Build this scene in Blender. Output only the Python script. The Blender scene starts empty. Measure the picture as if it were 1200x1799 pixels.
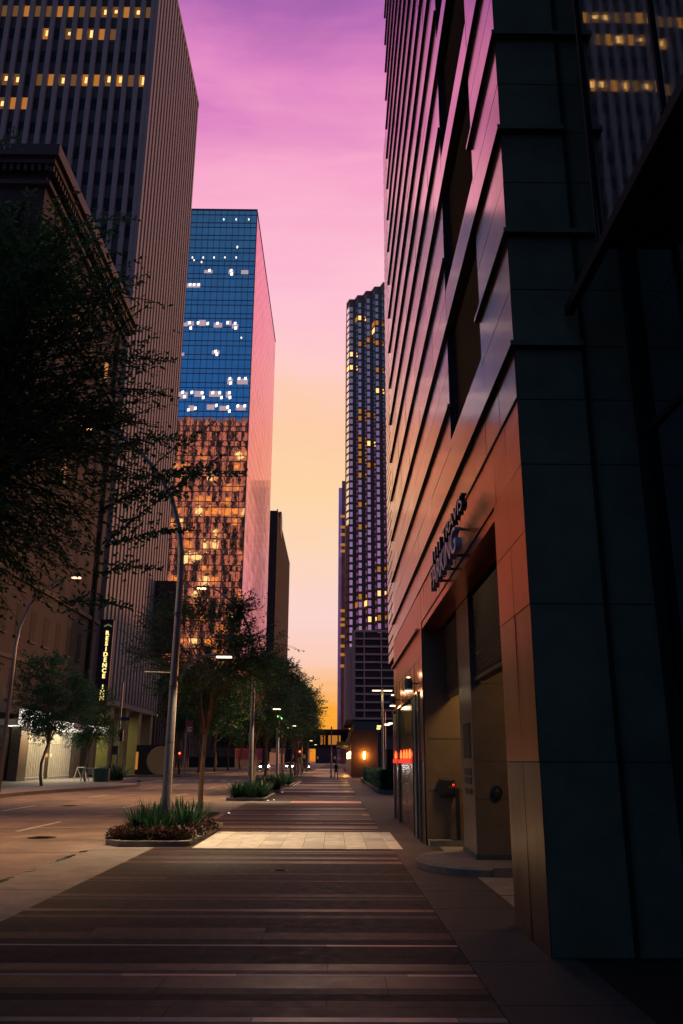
import bpy, math, random, bmesh
from mathutils import Vector, Matrix
random.seed(7)
R = math.radians
scene = bpy.context.scene
COL = scene.collection
Hc = 1.8

# ------------------------------------------------------------------ helpers
def S(r, g, b, k=1.0):
    def c(v):
        v /= 255.0
        return (v / 12.92 if v <= .04045 else ((v + .055) / 1.055) ** 2.4) * k
    return (c(r), c(g), c(b), 1)

MATS = {}
def mat(name, col, rough=.6, metal=0.0, var=.15, nscale=3.0, bump=0.0, bscale=20., emit=None, estr=0, spec=.5,
        stretch=(1, 1, 1), ior=None, trans=0, col2=None, rvar=0.0, rand=0.0):
    m = bpy.data.materials.new(name); m.use_nodes = True
    nt = m.node_tree; n = nt.nodes; l = nt.links
    p = n['Principled BSDF']
    c = tuple(col[:3]) + (1,)
    p.inputs['Base Color'].default_value = c
    p.inputs['Roughness'].default_value = rough
    p.inputs['Metallic'].default_value = metal
    p.inputs['Specular IOR Level'].default_value = spec
    if ior: p.inputs['IOR'].default_value = ior
    if trans: p.inputs['Transmission Weight'].default_value = trans
    if emit:
        p.inputs['Emission Color'].default_value = tuple(emit[:3]) + (1,)
        p.inputs['Emission Strength'].default_value = estr
    tc = n.new('ShaderNodeTexCoord'); mp = n.new('ShaderNodeMapping')
    mp.inputs['Scale'].default_value = stretch
    l.new(tc.outputs['Object'], mp.inputs['Vector'])
    if var > 0:
        ns = n.new('ShaderNodeTexNoise'); ns.inputs['Scale'].default_value = nscale
        ns.inputs['Detail'].default_value = 6; ns.inputs['Roughness'].default_value = .65
        l.new(mp.outputs[0], ns.inputs['Vector'])
        mr = n.new('ShaderNodeMapRange'); mr.inputs[1].default_value = .3; mr.inputs[2].default_value = .7
        mr.inputs[3].default_value = 0; mr.inputs[4].default_value = 1
        l.new(ns.outputs['Fac'], mr.inputs[0])
        mx = n.new('ShaderNodeMix'); mx.data_type = 'RGBA'
        a = tuple(v * (1 - var) for v in c[:3]) + (1,)
        b = tuple(min(1, v * (1 + var)) for v in c[:3]) + (1,)
        if col2: b = tuple(col2[:3]) + (1,)
        mx.inputs[6].default_value = a; mx.inputs[7].default_value = b
        l.new(mr.outputs[0], mx.inputs[0]); l.new(mx.outputs[2], p.inputs['Base Color'])
        if rvar:
            m2 = n.new('ShaderNodeMapRange'); m2.inputs[1].default_value = .3; m2.inputs[2].default_value = .7
            m2.inputs[3].default_value = max(.02, rough - rvar); m2.inputs[4].default_value = rough + rvar
            l.new(ns.outputs['Fac'], m2.inputs[0]); l.new(m2.outputs[0], p.inputs['Roughness'])
    if bump > 0:
        nb = n.new('ShaderNodeTexNoise'); nb.inputs['Scale'].default_value = bscale; nb.inputs['Detail'].default_value = 4
        l.new(mp.outputs[0], nb.inputs['Vector'])
        bp = n.new('ShaderNodeBump'); bp.inputs['Strength'].default_value = bump; bp.inputs['Distance'].default_value = .05
        l.new(nb.outputs['Fac'], bp.inputs['Height']); l.new(bp.outputs[0], p.inputs['Normal'])
    MATS[name] = m
    return m

def tag(o, label=None, cat=None, group=None, kind=None):
    if label: o['label'] = label
    if cat: o['category'] = cat
    if group: o['group'] = group
    if kind: o['kind'] = kind
    return o

def empty(name, loc, label=None, cat=None, group=None):
    o = bpy.data.objects.new(name, None); COL.objects.link(o)
    o.location = loc; o.empty_display_size = .2
    return tag(o, label, cat, group)

class MB:
    """collects shapes given in world coordinates, then links ONE mesh"""
    def __init__(s): s.v = []; s.f = []; s.m = []
    def quad(s, a, b, c, d, mi=0):
        i = len(s.v); s.v += [tuple(a), tuple(b), tuple(c), tuple(d)]; s.f.append((i, i+1, i+2, i+3)); s.m.append(mi)
    def tri(s, a, b, c, mi=0):
        i = len(s.v); s.v += [tuple(a), tuple(b), tuple(c)]; s.f.append((i, i+1, i+2)); s.m.append(mi)
    def box(s, x0, x1, y0, y1, z0, z1, mi=0, bottom=None, front=None):
        i = len(s.v)
        s.v += [(x0,y0,z0),(x1,y0,z0),(x1,y1,z0),(x0,y1,z0),(x0,y0,z1),(x1,y0,z1),(x1,y1,z1),(x0,y1,z1)]
        s.f += [(i,i+3,i+2,i+1),(i+4,i+5,i+6,i+7),(i,i+1,i+5,i+4),(i+1,i+2,i+6,i+5),(i+2,i+3,i+7,i+6),(i+3,i,i+4,i+7)]
        s.m += [mi if bottom is None else bottom, mi, mi, mi, mi, mi]
        return s
    def obox(s, c, u, v, w, mi=0):
        """oriented box: centre c, half-vectors u v w"""
        c, u, v, w = map(Vector, (c, u, v, w)); i = len(s.v)
        for sz in (-1, 1):
            for sx, sy in ((-1,-1),(1,-1),(1,1),(-1,1)):
                s.v.append(tuple(c + u*sx + v*sy + w*sz))
        s.f += [(i,i+3,i+2,i+1),(i+4,i+5,i+6,i+7),(i,i+1,i+5,i+4),(i+1,i+2,i+6,i+5),(i+2,i+3,i+7,i+6),(i+3,i,i+4,i+7)]
        s.m += [mi]*6
    def tube(s, pts, rad, seg=8, mi=0, cap=True):
        pts = [Vector(p) for p in pts]
        if not isinstance(rad, (list, tuple)): rad = [rad]*len(pts)
        base = len(s.v); n = len(pts); ref = None
        for k, p in enumerate(pts):
            t = (pts[min(k+1, n-1)] - pts[max(k-1, 0)])
            if t.length < 1e-9: t = Vector((0,0,1))
            t.normalize()
            if ref is None:
                ref = Vector((1,0,0)) if abs(t.x) < .9 else Vector((0,1,0))
            a = (ref - t*ref.dot(t))
            if a.length < 1e-6: a = Vector((0,1,0)) - t*t.y
            a.normalize(); ref = a; b = t.cross(a)
            for j in range(seg):
                an = 2*math.pi*j/seg
                s.v.append(tuple(p + (a*math.cos(an) + b*math.sin(an))*rad[k]))
        for k in range(n-1):
            for j in range(seg):
                j2 = (j+1) % seg
                s.f.append((base+k*seg+j, base+k*seg+j2, base+(k+1)*seg+j2, base+(k+1)*seg+j)); s.m.append(mi)
        if cap:
            s.f.append(tuple(base+j for j in range(seg))[::-1]); s.m.append(mi)
            s.f.append(tuple(base+(n-1)*seg+j for j in range(seg))); s.m.append(mi)
    def lathe(s, cx, cy, prof, seg=16, mi=0, sx=1, sy=1, rot=0):
        base = len(s.v); n = len(prof)
        for r, z in prof:
            for j in range(seg):
                an = 2*math.pi*j/seg; x = r*sx*math.cos(an); y = r*sy*math.sin(an)
                s.v.append((cx + x*math.cos(rot)-y*math.sin(rot), cy + x*math.sin(rot)+y*math.cos(rot), z))
        for k in range(n-1):
            for j in range(seg):
                j2 = (j+1) % seg
                s.f.append((base+k*seg+j, base+k*seg+j2, base+(k+1)*seg+j2, base+(k+1)*seg+j)); s.m.append(mi)
        s.f.append(tuple(base+j for j in range(seg))[::-1]); s.m.append(mi)
        s.f.append(tuple(base+(n-1)*seg+j for j in range(seg))); s.m.append(mi)
    def prism(s, poly, z0, z1, mi=0, side=None):
        i = len(s.v); n = len(poly)
        s.v += [(x,y,z0) for x,y in poly] + [(x,y,z1) for x,y in poly]
        s.f.append(tuple(range(i, i+n))[::-1]); s.m.append(mi)
        s.f.append(tuple(range(i+n, i+2*n))); s.m.append(mi)
        for k in range(n):
            k2 = (k+1) % n
            s.f.append((i+k, i+k2, i+n+k2, i+n+k)); s.m.append(mi if side is None else side)
    def build(s, name, mats, parent=None, smooth=False, bevel=0):
        if not isinstance(mats, (list, tuple)): mats = [mats]
        off = Vector((0,0,0))
        p = parent
        while p is not None: off += p.location; p = p.parent
        me = bpy.data.meshes.new(name)
        me.from_pydata([(x-off.x, y-off.y, z-off.z) for x, y, z in s.v], [], s.f)
        for m_ in mats: me.materials.append(m_)
        me.polygons.foreach_set('material_index', s.m)
        if smooth: me.polygons.foreach_set('use_smooth', [True]*len(me.polygons))
        me.update()
        o = bpy.data.objects.new(name, me); COL.objects.link(o)
        if parent: o.parent = parent
        if bevel:
            b = o.modifiers.new('b', 'BEVEL'); b.width = bevel; b.segments = 2; b.limit_method = 'ANGLE'
        return o

def copy_tree(o, parent=None):
    c = o.copy(); COL.objects.link(c); c.parent = parent
    for ch in [x for x in o.children]: copy_tree(ch, c)
    return c

def place(proto, loc, label, rz=0, sc=1.0, used=set()):
    if proto.name not in used: used.add(proto.name); o = proto
    else: o = copy_tree(proto)
    o.location = loc; o.rotation_euler = (0, 0, rz); o.scale = (sc, sc, sc)
    o['label'] = label
    return o

def text_mesh(name, txt, size, ext, m, parent, origin, ux, uy, align='LEFT', width=None, bold=0.0, m2=None):
    cu = bpy.data.curves.new(name, 'FONT'); cu.body = txt; cu.size = size; cu.extrude = ext; cu.align_x = align
    cu.offset = bold
    o = bpy.data.objects.new('tmp', cu); COL.objects.link(o)
    dg = bpy.context.evaluated_depsgraph_get()
    me = bpy.data.meshes.new_from_object(o.evaluated_get(dg))
    bpy.data.objects.remove(o)
    xs = [v.co.x for v in me.vertices]
    k = 1.0
    if width: k = width / (max(xs) - min(xs))
    x0 = min(xs) if align == 'LEFT' else 0
    ux = Vector(ux); uy = Vector(uy); uz = ux.cross(uy)
    off = Vector((0,0,0)); p = parent
    while p is not None: off += p.location; p = p.parent
    for v in me.vertices:
        c = v.co.copy()
        v.co = Vector(origin) + ux*((c.x - x0)*k) + uy*c.y + uz*c.z - off
    me.materials.clear(); me.materials.append(m)
    if m2:
        me.materials.append(m2)
        me.update()
        for pl in me.polygons:
            pl.material_index = 0 if pl.normal.dot(uz) > .9 else 1
    else:
        for pl in me.polygons: pl.material_index = 0
    r = bpy.data.objects.new(name, me); COL.objects.link(r); r.parent = parent
    return r

def light(name, kind, loc, energy, color, parent=None, size=.3, rot=(0,0,0), spot=None, blend=.5, radius=None):
    l = bpy.data.lights.new(name, kind); l.energy = energy; l.color = color
    if kind == 'AREA': l.size = size
    elif kind == 'POINT': l.shadow_soft_size = radius or size
    elif kind == 'SPOT':
        l.spot_size = spot or R(120); l.spot_blend = blend; l.shadow_soft_size = radius or size
    o = bpy.data.objects.new(name, l); COL.objects.link(o)
    off = Vector((0,0,0)); p = parent
    while p is not None: off += p.location; p = p.parent
    o.location = Vector(loc) - off; o.rotation_euler = rot
    if parent: o.parent = parent
    return o

# ------------------------------------------------------------------ camera
f = 1441.0
up = Vector((25, -4749.5, f)).normalized()
fw = Vector((-14, 437.5, f)); fw = (fw - up*fw.dot(up)).normalized()
rt = fw.cross(up)
if rt.x < 0: rt = -rt
cx_ = Vector((rt.x, fw.x, up.x)); cy_ = Vector((rt.y, fw.y, up.y)); cz_ = Vector((rt.z, fw.z, up.z))
cam_d = bpy.data.cameras.new('camera'); cam = bpy.data.objects.new('camera', cam_d); COL.objects.link(cam)
mw = Matrix((( cx_.x, -cy_.x, -cz_.x, 0), (cx_.y, -cy_.y, -cz_.y, 0), (cx_.z, -cy_.z, -cz_.z, Hc), (0, 0, 0, 1)))
cam.matrix_world = mw
cam_d.sensor_fit = 'VERTICAL'; cam_d.sensor_height = 36; cam_d.lens = f/1799*36
cam_d.clip_start = .1; cam_d.clip_end = 6000
scene.camera = cam
def ray(px, py):
    v = Vector((px-600, py-899.5, f)); return Vector((rt.dot(v), fw.dot(v), up.dot(v)))
def onY(px, py, Y):
    r = ray(px, py); return Vector((0,0,Hc)) + r*(Y/r.y)
def onX(px, py, X):
    r = ray(px, py); return Vector((0,0,Hc)) + r*(X/r.x)

scene.view_settings.view_transform = 'Standard'; scene.view_settings.look = 'None'
scene.view_settings.exposure = 0; scene.view_settings.gamma = 1
scene.render.engine = 'CYCLES'
cy = scene.cycles
cy.max_bounces = 6; cy.diffuse_bounces = 2; cy.glossy_bounces = 4; cy.transmission_bounces = 2; cy.transparent_max_bounces = 4
cy.sample_clamp_indirect = 3; cy.caustics_reflective = False; cy.caustics_refractive = False
cy.use_denoising = True; cy.use_light_tree = True

# ------------------------------------------------------------------ world : dusk sky
w = bpy.data.worlds.new('World'); scene.world = w; w.use_nodes = True
nt = w.node_tree; n = nt.nodes; l = nt.links
bg = n['Background']
tc = n.new('ShaderNodeTexCoord'); sep = n.new('ShaderNodeSeparateXYZ'); l.new(tc.outputs['Generated'], sep.inputs[0])
mpn = n.new('ShaderNodeMapping'); mpn.inputs['Scale'].default_value = (1.6, 1.6, 5.0)
l.new(tc.outputs['Generated'], mpn.inputs['Vector'])
nz = n.new('ShaderNodeTexNoise'); nz.inputs['Scale'].default_value = 2.2; nz.inputs['Detail'].default_value = 7; nz.inputs['Roughness'].default_value = .55
nz.inputs['Distortion'].default_value = .35
l.new(mpn.outputs[0], nz.inputs['Vector'])
# thin streaky cloud low over the horizon
mp2 = n.new('ShaderNodeMapping'); mp2.inputs['Scale'].default_value = (3, 3, 60)
l.new(tc.outputs['Generated'], mp2.inputs['Vector'])
nz2 = n.new('ShaderNodeTexNoise'); nz2.inputs['Scale'].default_value = 1.6; nz2.inputs['Detail'].default_value = 5
l.new(mp2.outputs[0], nz2.inputs['Vector'])
def math_(op, a, b=None, c=None):
    m = n.new('ShaderNodeMath'); m.operation = op
    for i, v in enumerate((a, b, c)):
        if v is None: continue
        if isinstance(v, (int, float)): m.inputs[i].default_value = v
        else: l.new(v, m.inputs[i])
    return m.outputs[0]
zc = sep.outputs[2]
d1 = math_('MULTIPLY', math_('SUBTRACT', nz.outputs['Fac'], .5), .16)
d2 = math_('MULTIPLY', math_('SUBTRACT', nz2.outputs['Fac'], .5), .035)
zz = math_('ADD', zc, math_('ADD', math_('MULTIPLY', d1, math_('MINIMUM', math_('MULTIPLY', zc, 2.0), 1.0)), d2))
def ramp(stops):
    r = n.new('ShaderNodeValToRGB'); e = r.color_ramp.elements
    e[0].position = stops[0][0]; e[0].color = S(*stops[0][1]); e[1].position = stops[-1][0]; e[1].color = S(*stops[-1][1])
    for p, c in stops[1:-1]:
        x = e.new(p); x.color = S(*c)
    return r
rf = ramp([(0, (225,120,40)), (.03, (248,160,45)), (.062, (254,172,60)), (.088, (253,192,138)), (.12, (252,205,184)), (.17, (252,212,206)),
           (.24, (253,215,188)), (.31, (253,214,166)), (.38, (254,206,170)), (.45, (255,206,202)), (.54, (254,194,212)), (.63, (248,168,204)),
           (.69, (224,134,196)), (.745, (176,104,178)), (.80, (134,86,158)), (.88, (100,94,130)), (1.0, (84,104,108))])
rb = ramp([(0, (70,62,84)), (.12, (56,86,140)), (.35, (36,92,158)), (.55, (44,84,126)), (.8, (66,92,108)), (1.0, (84,104,108))])
rv = ramp([(0, (130,95,120)), (.10, (166,122,176)), (.3, (134,108,164)), (.5, (84,90,130)), (.8, (66,92,108)), (1.0, (84,104,108))])
l.new(zz, rf.inputs[0]); l.new(zc, rb.inputs[0]); l.new(zc, rv.inputs[0])
fx = n.new('ShaderNodeMapRange'); fx.interpolation_type = 'SMOOTHSTEP'; fx.inputs[1].default_value = -.09; fx.inputs[2].default_value = .02
l.new(sep.outputs[0], fx.inputs[0])
mb_ = n.new('ShaderNodeMix'); mb_.data_type = 'RGBA'; l.new(fx.outputs[0], mb_.inputs[0]); l.new(rb.outputs[0], mb_.inputs[6]); l.new(rv.outputs[0], mb_.inputs[7])
fac = n.new('ShaderNodeMapRange'); fac.interpolation_type = 'SMOOTHSTEP'
fac.inputs[1].default_value = -.15; fac.inputs[2].default_value = .6; l.new(sep.outputs[1], fac.inputs[0])
mx = n.new('ShaderNodeMix'); mx.data_type = 'RGBA'
l.new(fac.outputs[0], mx.inputs[0]); l.new(mb_.outputs[2], mx.inputs[6]); l.new(rf.outputs[0], mx.inputs[7])
l.new(mx.outputs[2], bg.inputs['Color']); bg.inputs['Strength'].default_value = 1.0

# warm lamp standing in for the sunset glow, swung right to reach tower rears
sd = bpy.data.lights.new('sunset_glow_standin', 'SUN'); sd.energy = 1.2; sd.angle = R(3); sd.color = (1, .36, .15)
so = bpy.data.objects.new('sunset_glow_standin', sd); COL.objects.link(so)
el, az = R(5), R(35)
dirv = -Vector((math.sin(az)*math.cos(el), math.cos(az)*math.cos(el), math.sin(el)))
so.rotation_euler = dirv.to_track_quat('-Z', 'Y').to_euler()

# ------------------------------------------------------------------ materials
asphalt = mat('asphalt', (.21,.155,.115), .75, var=.42, nscale=.7, bump=.25, bscale=60, rvar=.08)
concrete = mat('concrete', (.21,.185,.15), .7, var=.35, nscale=2, bump=.15, bscale=50)
kerbm = mat('kerb_concrete', (.17,.15,.12), .75, var=.25, nscale=4, bump=.2, bscale=40)
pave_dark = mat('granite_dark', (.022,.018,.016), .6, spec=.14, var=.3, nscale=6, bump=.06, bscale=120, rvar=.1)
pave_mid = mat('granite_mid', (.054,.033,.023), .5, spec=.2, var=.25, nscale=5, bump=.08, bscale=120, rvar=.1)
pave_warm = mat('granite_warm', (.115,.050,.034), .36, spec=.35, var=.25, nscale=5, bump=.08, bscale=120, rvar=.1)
pave_red_lit = mat('granite_pale_red_lit', (.92,.42,.32), .3, var=.15, nscale=6, bump=.05, bscale=120)  # pale pavers with the red light falling on them mixed into the colour
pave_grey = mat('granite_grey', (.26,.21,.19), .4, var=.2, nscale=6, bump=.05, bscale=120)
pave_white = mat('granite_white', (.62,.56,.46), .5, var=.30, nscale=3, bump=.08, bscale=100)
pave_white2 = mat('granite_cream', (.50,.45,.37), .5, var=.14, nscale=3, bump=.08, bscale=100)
border = mat('border_stone', (.058,.05,.042), .55, spec=.2, var=.25, nscale=3, bump=.1, bscale=90)
joint = mat('joint', (.012,.011,.011), .8, var=0)
paint = mat('road_paint', (.55,.50,.44), .6, var=.3, nscale=9)
def brushed(m, a=.88):
    nt = m.node_tree; p = nt.nodes['Principled BSDF']; t = nt.nodes.new('ShaderNodeTangent')
    t.direction_type = 'RADIAL'; t.axis = 'Z'
    p.inputs['Anisotropic'].default_value = a; p.inputs['Anisotropic Rotation'].default_value = .25
    nt.links.new(t.outputs[0], p.inputs['Tangent'])
metal_f = mat('facade_metal', (1.0,.66,.52), .16, 1.0, var=.05, nscale=.9, bump=.004, bscale=3, rvar=.03)
metal_pod = mat('copper_cladding', (1.0,.28,.12), .27, 1.0, var=.07, nscale=.8, stretch=(1,1.2,.5)); brushed(metal_pod, .5)
metal_ret = mat('blue_grey_panel', (.12,.118,.070), .5, 0, var=.3, nscale=1.2, spec=.3)
dark = mat('cavity_and_soffit_shade', (.03,.045,.042), .8, var=0, spec=.1)
beamm = mat('beam_black', (.012,.016,.015), .7, 0, var=0, spec=.1)
darkm = mat('dark_frame', (.05,.075,.075), .5, 0, var=.1)
louv = mat('louver_metal', (.06,.05,.048), .45, .5, var=.1)
glass_b = mat('black_glass', (.42,.50,.48), .03, 1.0, var=0, bump=.03, bscale=.7)
rearfin = mat('rear_fin_sunset_tint', (.96,.48,.32), .7, var=.08, nscale=.5)  # tower fin with sunset warmth painted in, for its mirror image
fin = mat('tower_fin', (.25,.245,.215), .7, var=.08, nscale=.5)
spand = mat('tower_spandrel', (.035,.034,.038), .5, var=.1)
wglass = mat('window_glass', (.010,.016,.020), .25, var=0, spec=.15)
old_glass = mat('old_window_glass', (.012,.016,.018), .5, var=0, spec=.02)
lit1 = mat('lit_window_amber', (.1,.05,.02), .5, var=.35, nscale=.7, emit=(1,.36,.06), estr=.42)
lit4 = mat('lit_window_deep_orange', (.1,.05,.02), .5, var=.3, nscale=.5, emit=(1,.26,.04), estr=1.2)
lit2 = mat('lit_window_bright', (.1,.05,.02), .5, var=0, emit=(1,.47,.15), estr=2.0)
lit3 = mat('lit_window_dim', (.1,.05,.02), .5, var=0, emit=(1,.45,.12), estr=.13)
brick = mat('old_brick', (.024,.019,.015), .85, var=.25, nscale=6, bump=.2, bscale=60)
brick_trim = mat('brick_trim', (.034,.027,.022), .8, var=.2, nscale=4)
cornm = mat('cornice_metal', (.03,.026,.024), .7, var=.2)
blueg = mat('mirror_glass', (.80,.88,.95), .03, 1.0, var=.10, nscale=.25, bump=.28, bscale=.5)
bluem = mat('mirror_mullion', (.05,.10,.16), .4, .3, var=0)
darkt = mat('dark_tower_stone', (.055,.038,.04), .7, var=.15, nscale=.3)
purf = mat('faceted_tower_stone', (.20,.17,.14), .75, var=.1, nscale=.3)
purg = mat('faceted_tower_glass', (.98,.90,.80), .05, 1.0, var=.12, nscale=.08, bump=.02, bscale=.3)
purd = mat('faceted_tower_dark_glass', (.012,.012,.016), .15, var=0)
grey_side = mat('garage_side', (.36,.32,.31), .8, var=.1)
gridm = mat('garage_grid', (.52,.40,.36), .7, var=.1)
meshm = mat('garage_mesh', (.16,.17,.15), .6, 0, var=.1)
wood = mat('wood_cladding', (.16,.075,.035), .55, var=.3, nscale=2, stretch=(1,1,9), bump=.1, bscale=6)
tan = mat('tan_tile', (.17,.125,.075), .38, var=.18, nscale=1.5, rvar=.08)
polem = mat('galvanised_pole', (.17,.17,.17), .42, .6, var=.15, nscale=5)
bark = mat('bark', (.22,.15,.09), .85, var=.35, nscale=9, bump=.4, bscale=30, stretch=(1,1,.4))
bark_d = mat('dark_bark', (.06,.045,.03), .85, var=.3, nscale=9, bump=.4, bscale=30)
def leafmat(name, c1, c2):
    m = bpy.data.materials.new(name); m.use_nodes = True
    nt = m.node_tree; n = nt.nodes; l = nt.links; p = n['Principled BSDF']
    g = n.new('ShaderNodeNewGeometry'); r = n.new('ShaderNodeMix'); r.data_type = 'RGBA'
    r.inputs[6].default_value = c1 + (1,); r.inputs[7].default_value = c2 + (1,)
    l.new(g.outputs['Random Per Island'], r.inputs[0]); l.new(r.outputs[2], p.inputs['Base Color'])
    p.inputs['Roughness'].default_value = .45
    tr = n.new('ShaderNodeBsdfTranslucent'); l.new(r.outputs[2], tr.inputs['Color'])
    ms = n.new('ShaderNodeMixShader'); ms.inputs[0].default_value = .35
    l.new(p.outputs[0], ms.inputs[1]); l.new(tr.outputs[0], ms.inputs[2])
    l.new(ms.outputs[0], n['Material Output'].inputs['Surface'])
    return m
leaf_d = leafmat('leaf_dark', (.03,.10,.05), (.10,.26,.08))
leaf_m = leafmat('leaf_mid', (.016,.085,.045), (.06,.22,.075))
leaf_b = leafmat('leaf_blade', (.007,.03,.017), (.022,.075,.03))
leaf_r = leafmat('leaf_red', (.014,.024,.014), (.06,.028,.022))
petal = leafmat('petal_pink', (.28,.05,.08), (.45,.12,.12))
soil = mat('soil', (.03,.022,.016), .9, var=.3, nscale=12)
hedge_soil = soil
head_em = mat('lamp_glow', (1,.9,.7), .4, var=0, emit=(1,.72,.40), estr=6)
head_em2 = mat('lamp_glow_orange', (1,.8,.5), .4, var=0, emit=(1,.55,.22), estr=6)
white_em = mat('white_glow', (1,1,1), .4, var=0, emit=(1,.93,.80), estr=1.6)
redem = mat('red_signal', (.5,.02,.01), .3, var=0, emit=(1,.02,.005), estr=3)
redem2 = mat('red_signal_core', (.9,.3,.05), .3, var=0, emit=(1,.30,.04), estr=6)
amber_em = mat('sconce_glow', (1,.6,.2), .4, var=0, emit=(1,.55,.16), estr=9)
sign_black = mat('sign_black', (.012,.014,.02), .5, var=0)
letter_y = mat('letter_yellow', (.9,.7,.15), .5, var=0, emit=(1,.80,.25), estr=1.5)
letter_g = mat('letter_green', (.2,.3,.1), .5, var=0, emit=(.35,.5,.18), estr=.25)
letter_face = mat('letter_pink_metal', (.98,.76,.82), .3, .15, var=0)
letter_side = mat('letter_side_grey', (.42,.40,.50), .5, .1, var=0)
letter_blk = mat('letter_black', (.02,.02,.024), .5, var=0)
white_paint = mat('white_painted_steel', (.62,.57,.48), .5, var=.08)
canvas = mat('canopy_panel', (.6,.58,.52), .5, var=.05)

# ------------------------------------------------------------------ GROUND
g = MB(); g.quad((-900,-300,-.30), (900,-300,-.30), (900,2500,-.30), (-900,2500,-.30))
tag(g.build('ground', concrete), kind='structure')
g = MB(); g.box(-16.6, -5.12, -80, 900, -.29, -.03); tag(g.build('road', asphalt), kind='structure')
g = MB(); g.box(-80, -16.6, 84, 97, -.29, -.035); g.box(-5.12, 60, 84, 97, -.29, -.035)
tag(g.build('cross_street_road', asphalt), kind='structure')
g = MB(); g.box(-5.12, -3.84, -80, 84, -.29, -.008)
g.box(-5.12, -3.84, 97, 500, -.29, -.008); tag(g.build('kerb_strip', concrete), kind='structure')
g = MB()
for y0, y1 in ((-80, 84), (97, 500)): g.box(-5.16, -5.12, y0, y1, -.29, -.024)
for k in range(14):
    y = 2 + k*5.5; g.box(-5.11, -3.85, y, y+.02, -.02, -.006)
for k in range(20): g.box(-16.5, -5.2, 6+k*6.1, 6.03+k*6.1, -.1, -.027)
for xx in (-10.6,): g.box(xx, xx+.025, -10, 84, -.1, -.027)
tag(g.build('road_joint', joint), kind='structure')
g = MB()
for X, ph in ((-8.42, 23.3), (-12.3, 21.0)):
    for k in range(-1, 26):
        y = ph + k*11.3
        if 80 < y < 97: continue
        g.box(X, X+.11, y, y+3.6, -.1, -.026)
for k in range(9): g.box(-5.2-k*1.25-.5, -5.2-k*1.25, 80.5, 83, -.1, -.026)
g.box(-16.4, -5.3, 78.6, 79.0, -.1, -.0262)
tag(g.build('lane_markings', paint), kind='structure')

g = MB()
for x0, x1, y0, y1 in ((-9.9,-8.9,13.5,17.2), (-7.6,-5.6,29,31.4), (-13.6,-11.9,33,41), (-7.3,-6.2,47,58), (-11.6,-9.0,62,65)): g.box(x0, x1, y0, y1, -.1, -.0285)
tag(g.build('road_patch', mat('patch_asphalt', (.13,.10,.08), .75, var=.3, nscale=3)), kind='structure')
for x, y, lab in ((-7.1, 21.5, 'round iron manhole cover in the road beside the nearest bed'), (-10.9, 36.0, 'round iron manhole cover in the middle lane'), (-.9, 15.2, 'small round iron access cover set in the near paving')):
    r_ = .34 if x < -2 else .16; zt_ = -.022 if x < -2 else .004
    t = empty('manhole_cover', (x, y, zt_-.01), lab, 'manhole cover')
    b = MB(); b.lathe(x, y, [(r_, zt_-.02), (r_, zt_), (r_*.93, zt_+.001)], 24); b.build('cover', MATS['joint'] if False else mat('cast_iron', (.03,.028,.026), .45, .6, var=.3, nscale=12), t)
    b = MB(); b.lathe(x, y, [(r_*.7, zt_+.002), (r_*.7, zt_+.006), (r_*.6, zt_+.006), (r_*.6,zt_+.002)], 24); b.build('raised_ring', MATS['cast_iron'], t)
rw = random.Random(5)
for k, (y0, y1) in enumerate(((13.4,14.3),(14.9,15.3),(16.1,17.6),(18.0,18.4))):
    g = MB(); n_ = 9; L_ = [(-5.14-.05*math.sin(math.pi*i/n_)-rw.uniform(0,.03), y0+(y1-y0)*i/n_) for i in range(n_+1)]
    R_ = [(-5.10+.04*math.sin(math.pi*i/n_)+rw.uniform(0,.03), y0+(y1-y0)*i/n_) for i in range(n_+1)]
    for i in range(n_): g.quad((L_[i][0],L_[i][1],-.0065),(R_[i][0],R_[i][1],-.0065),(R_[i+1][0],R_[i+1][1],-.0065),(L_[i+1][0],L_[i+1][1],-.0065))
    tag(g.build('gutter_water', mat('wet_film', (.02,.02,.02), .06, var=0, bump=.3, bscale=8) if k == 0 else MATS['wet_film']), kind='structure')
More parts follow.
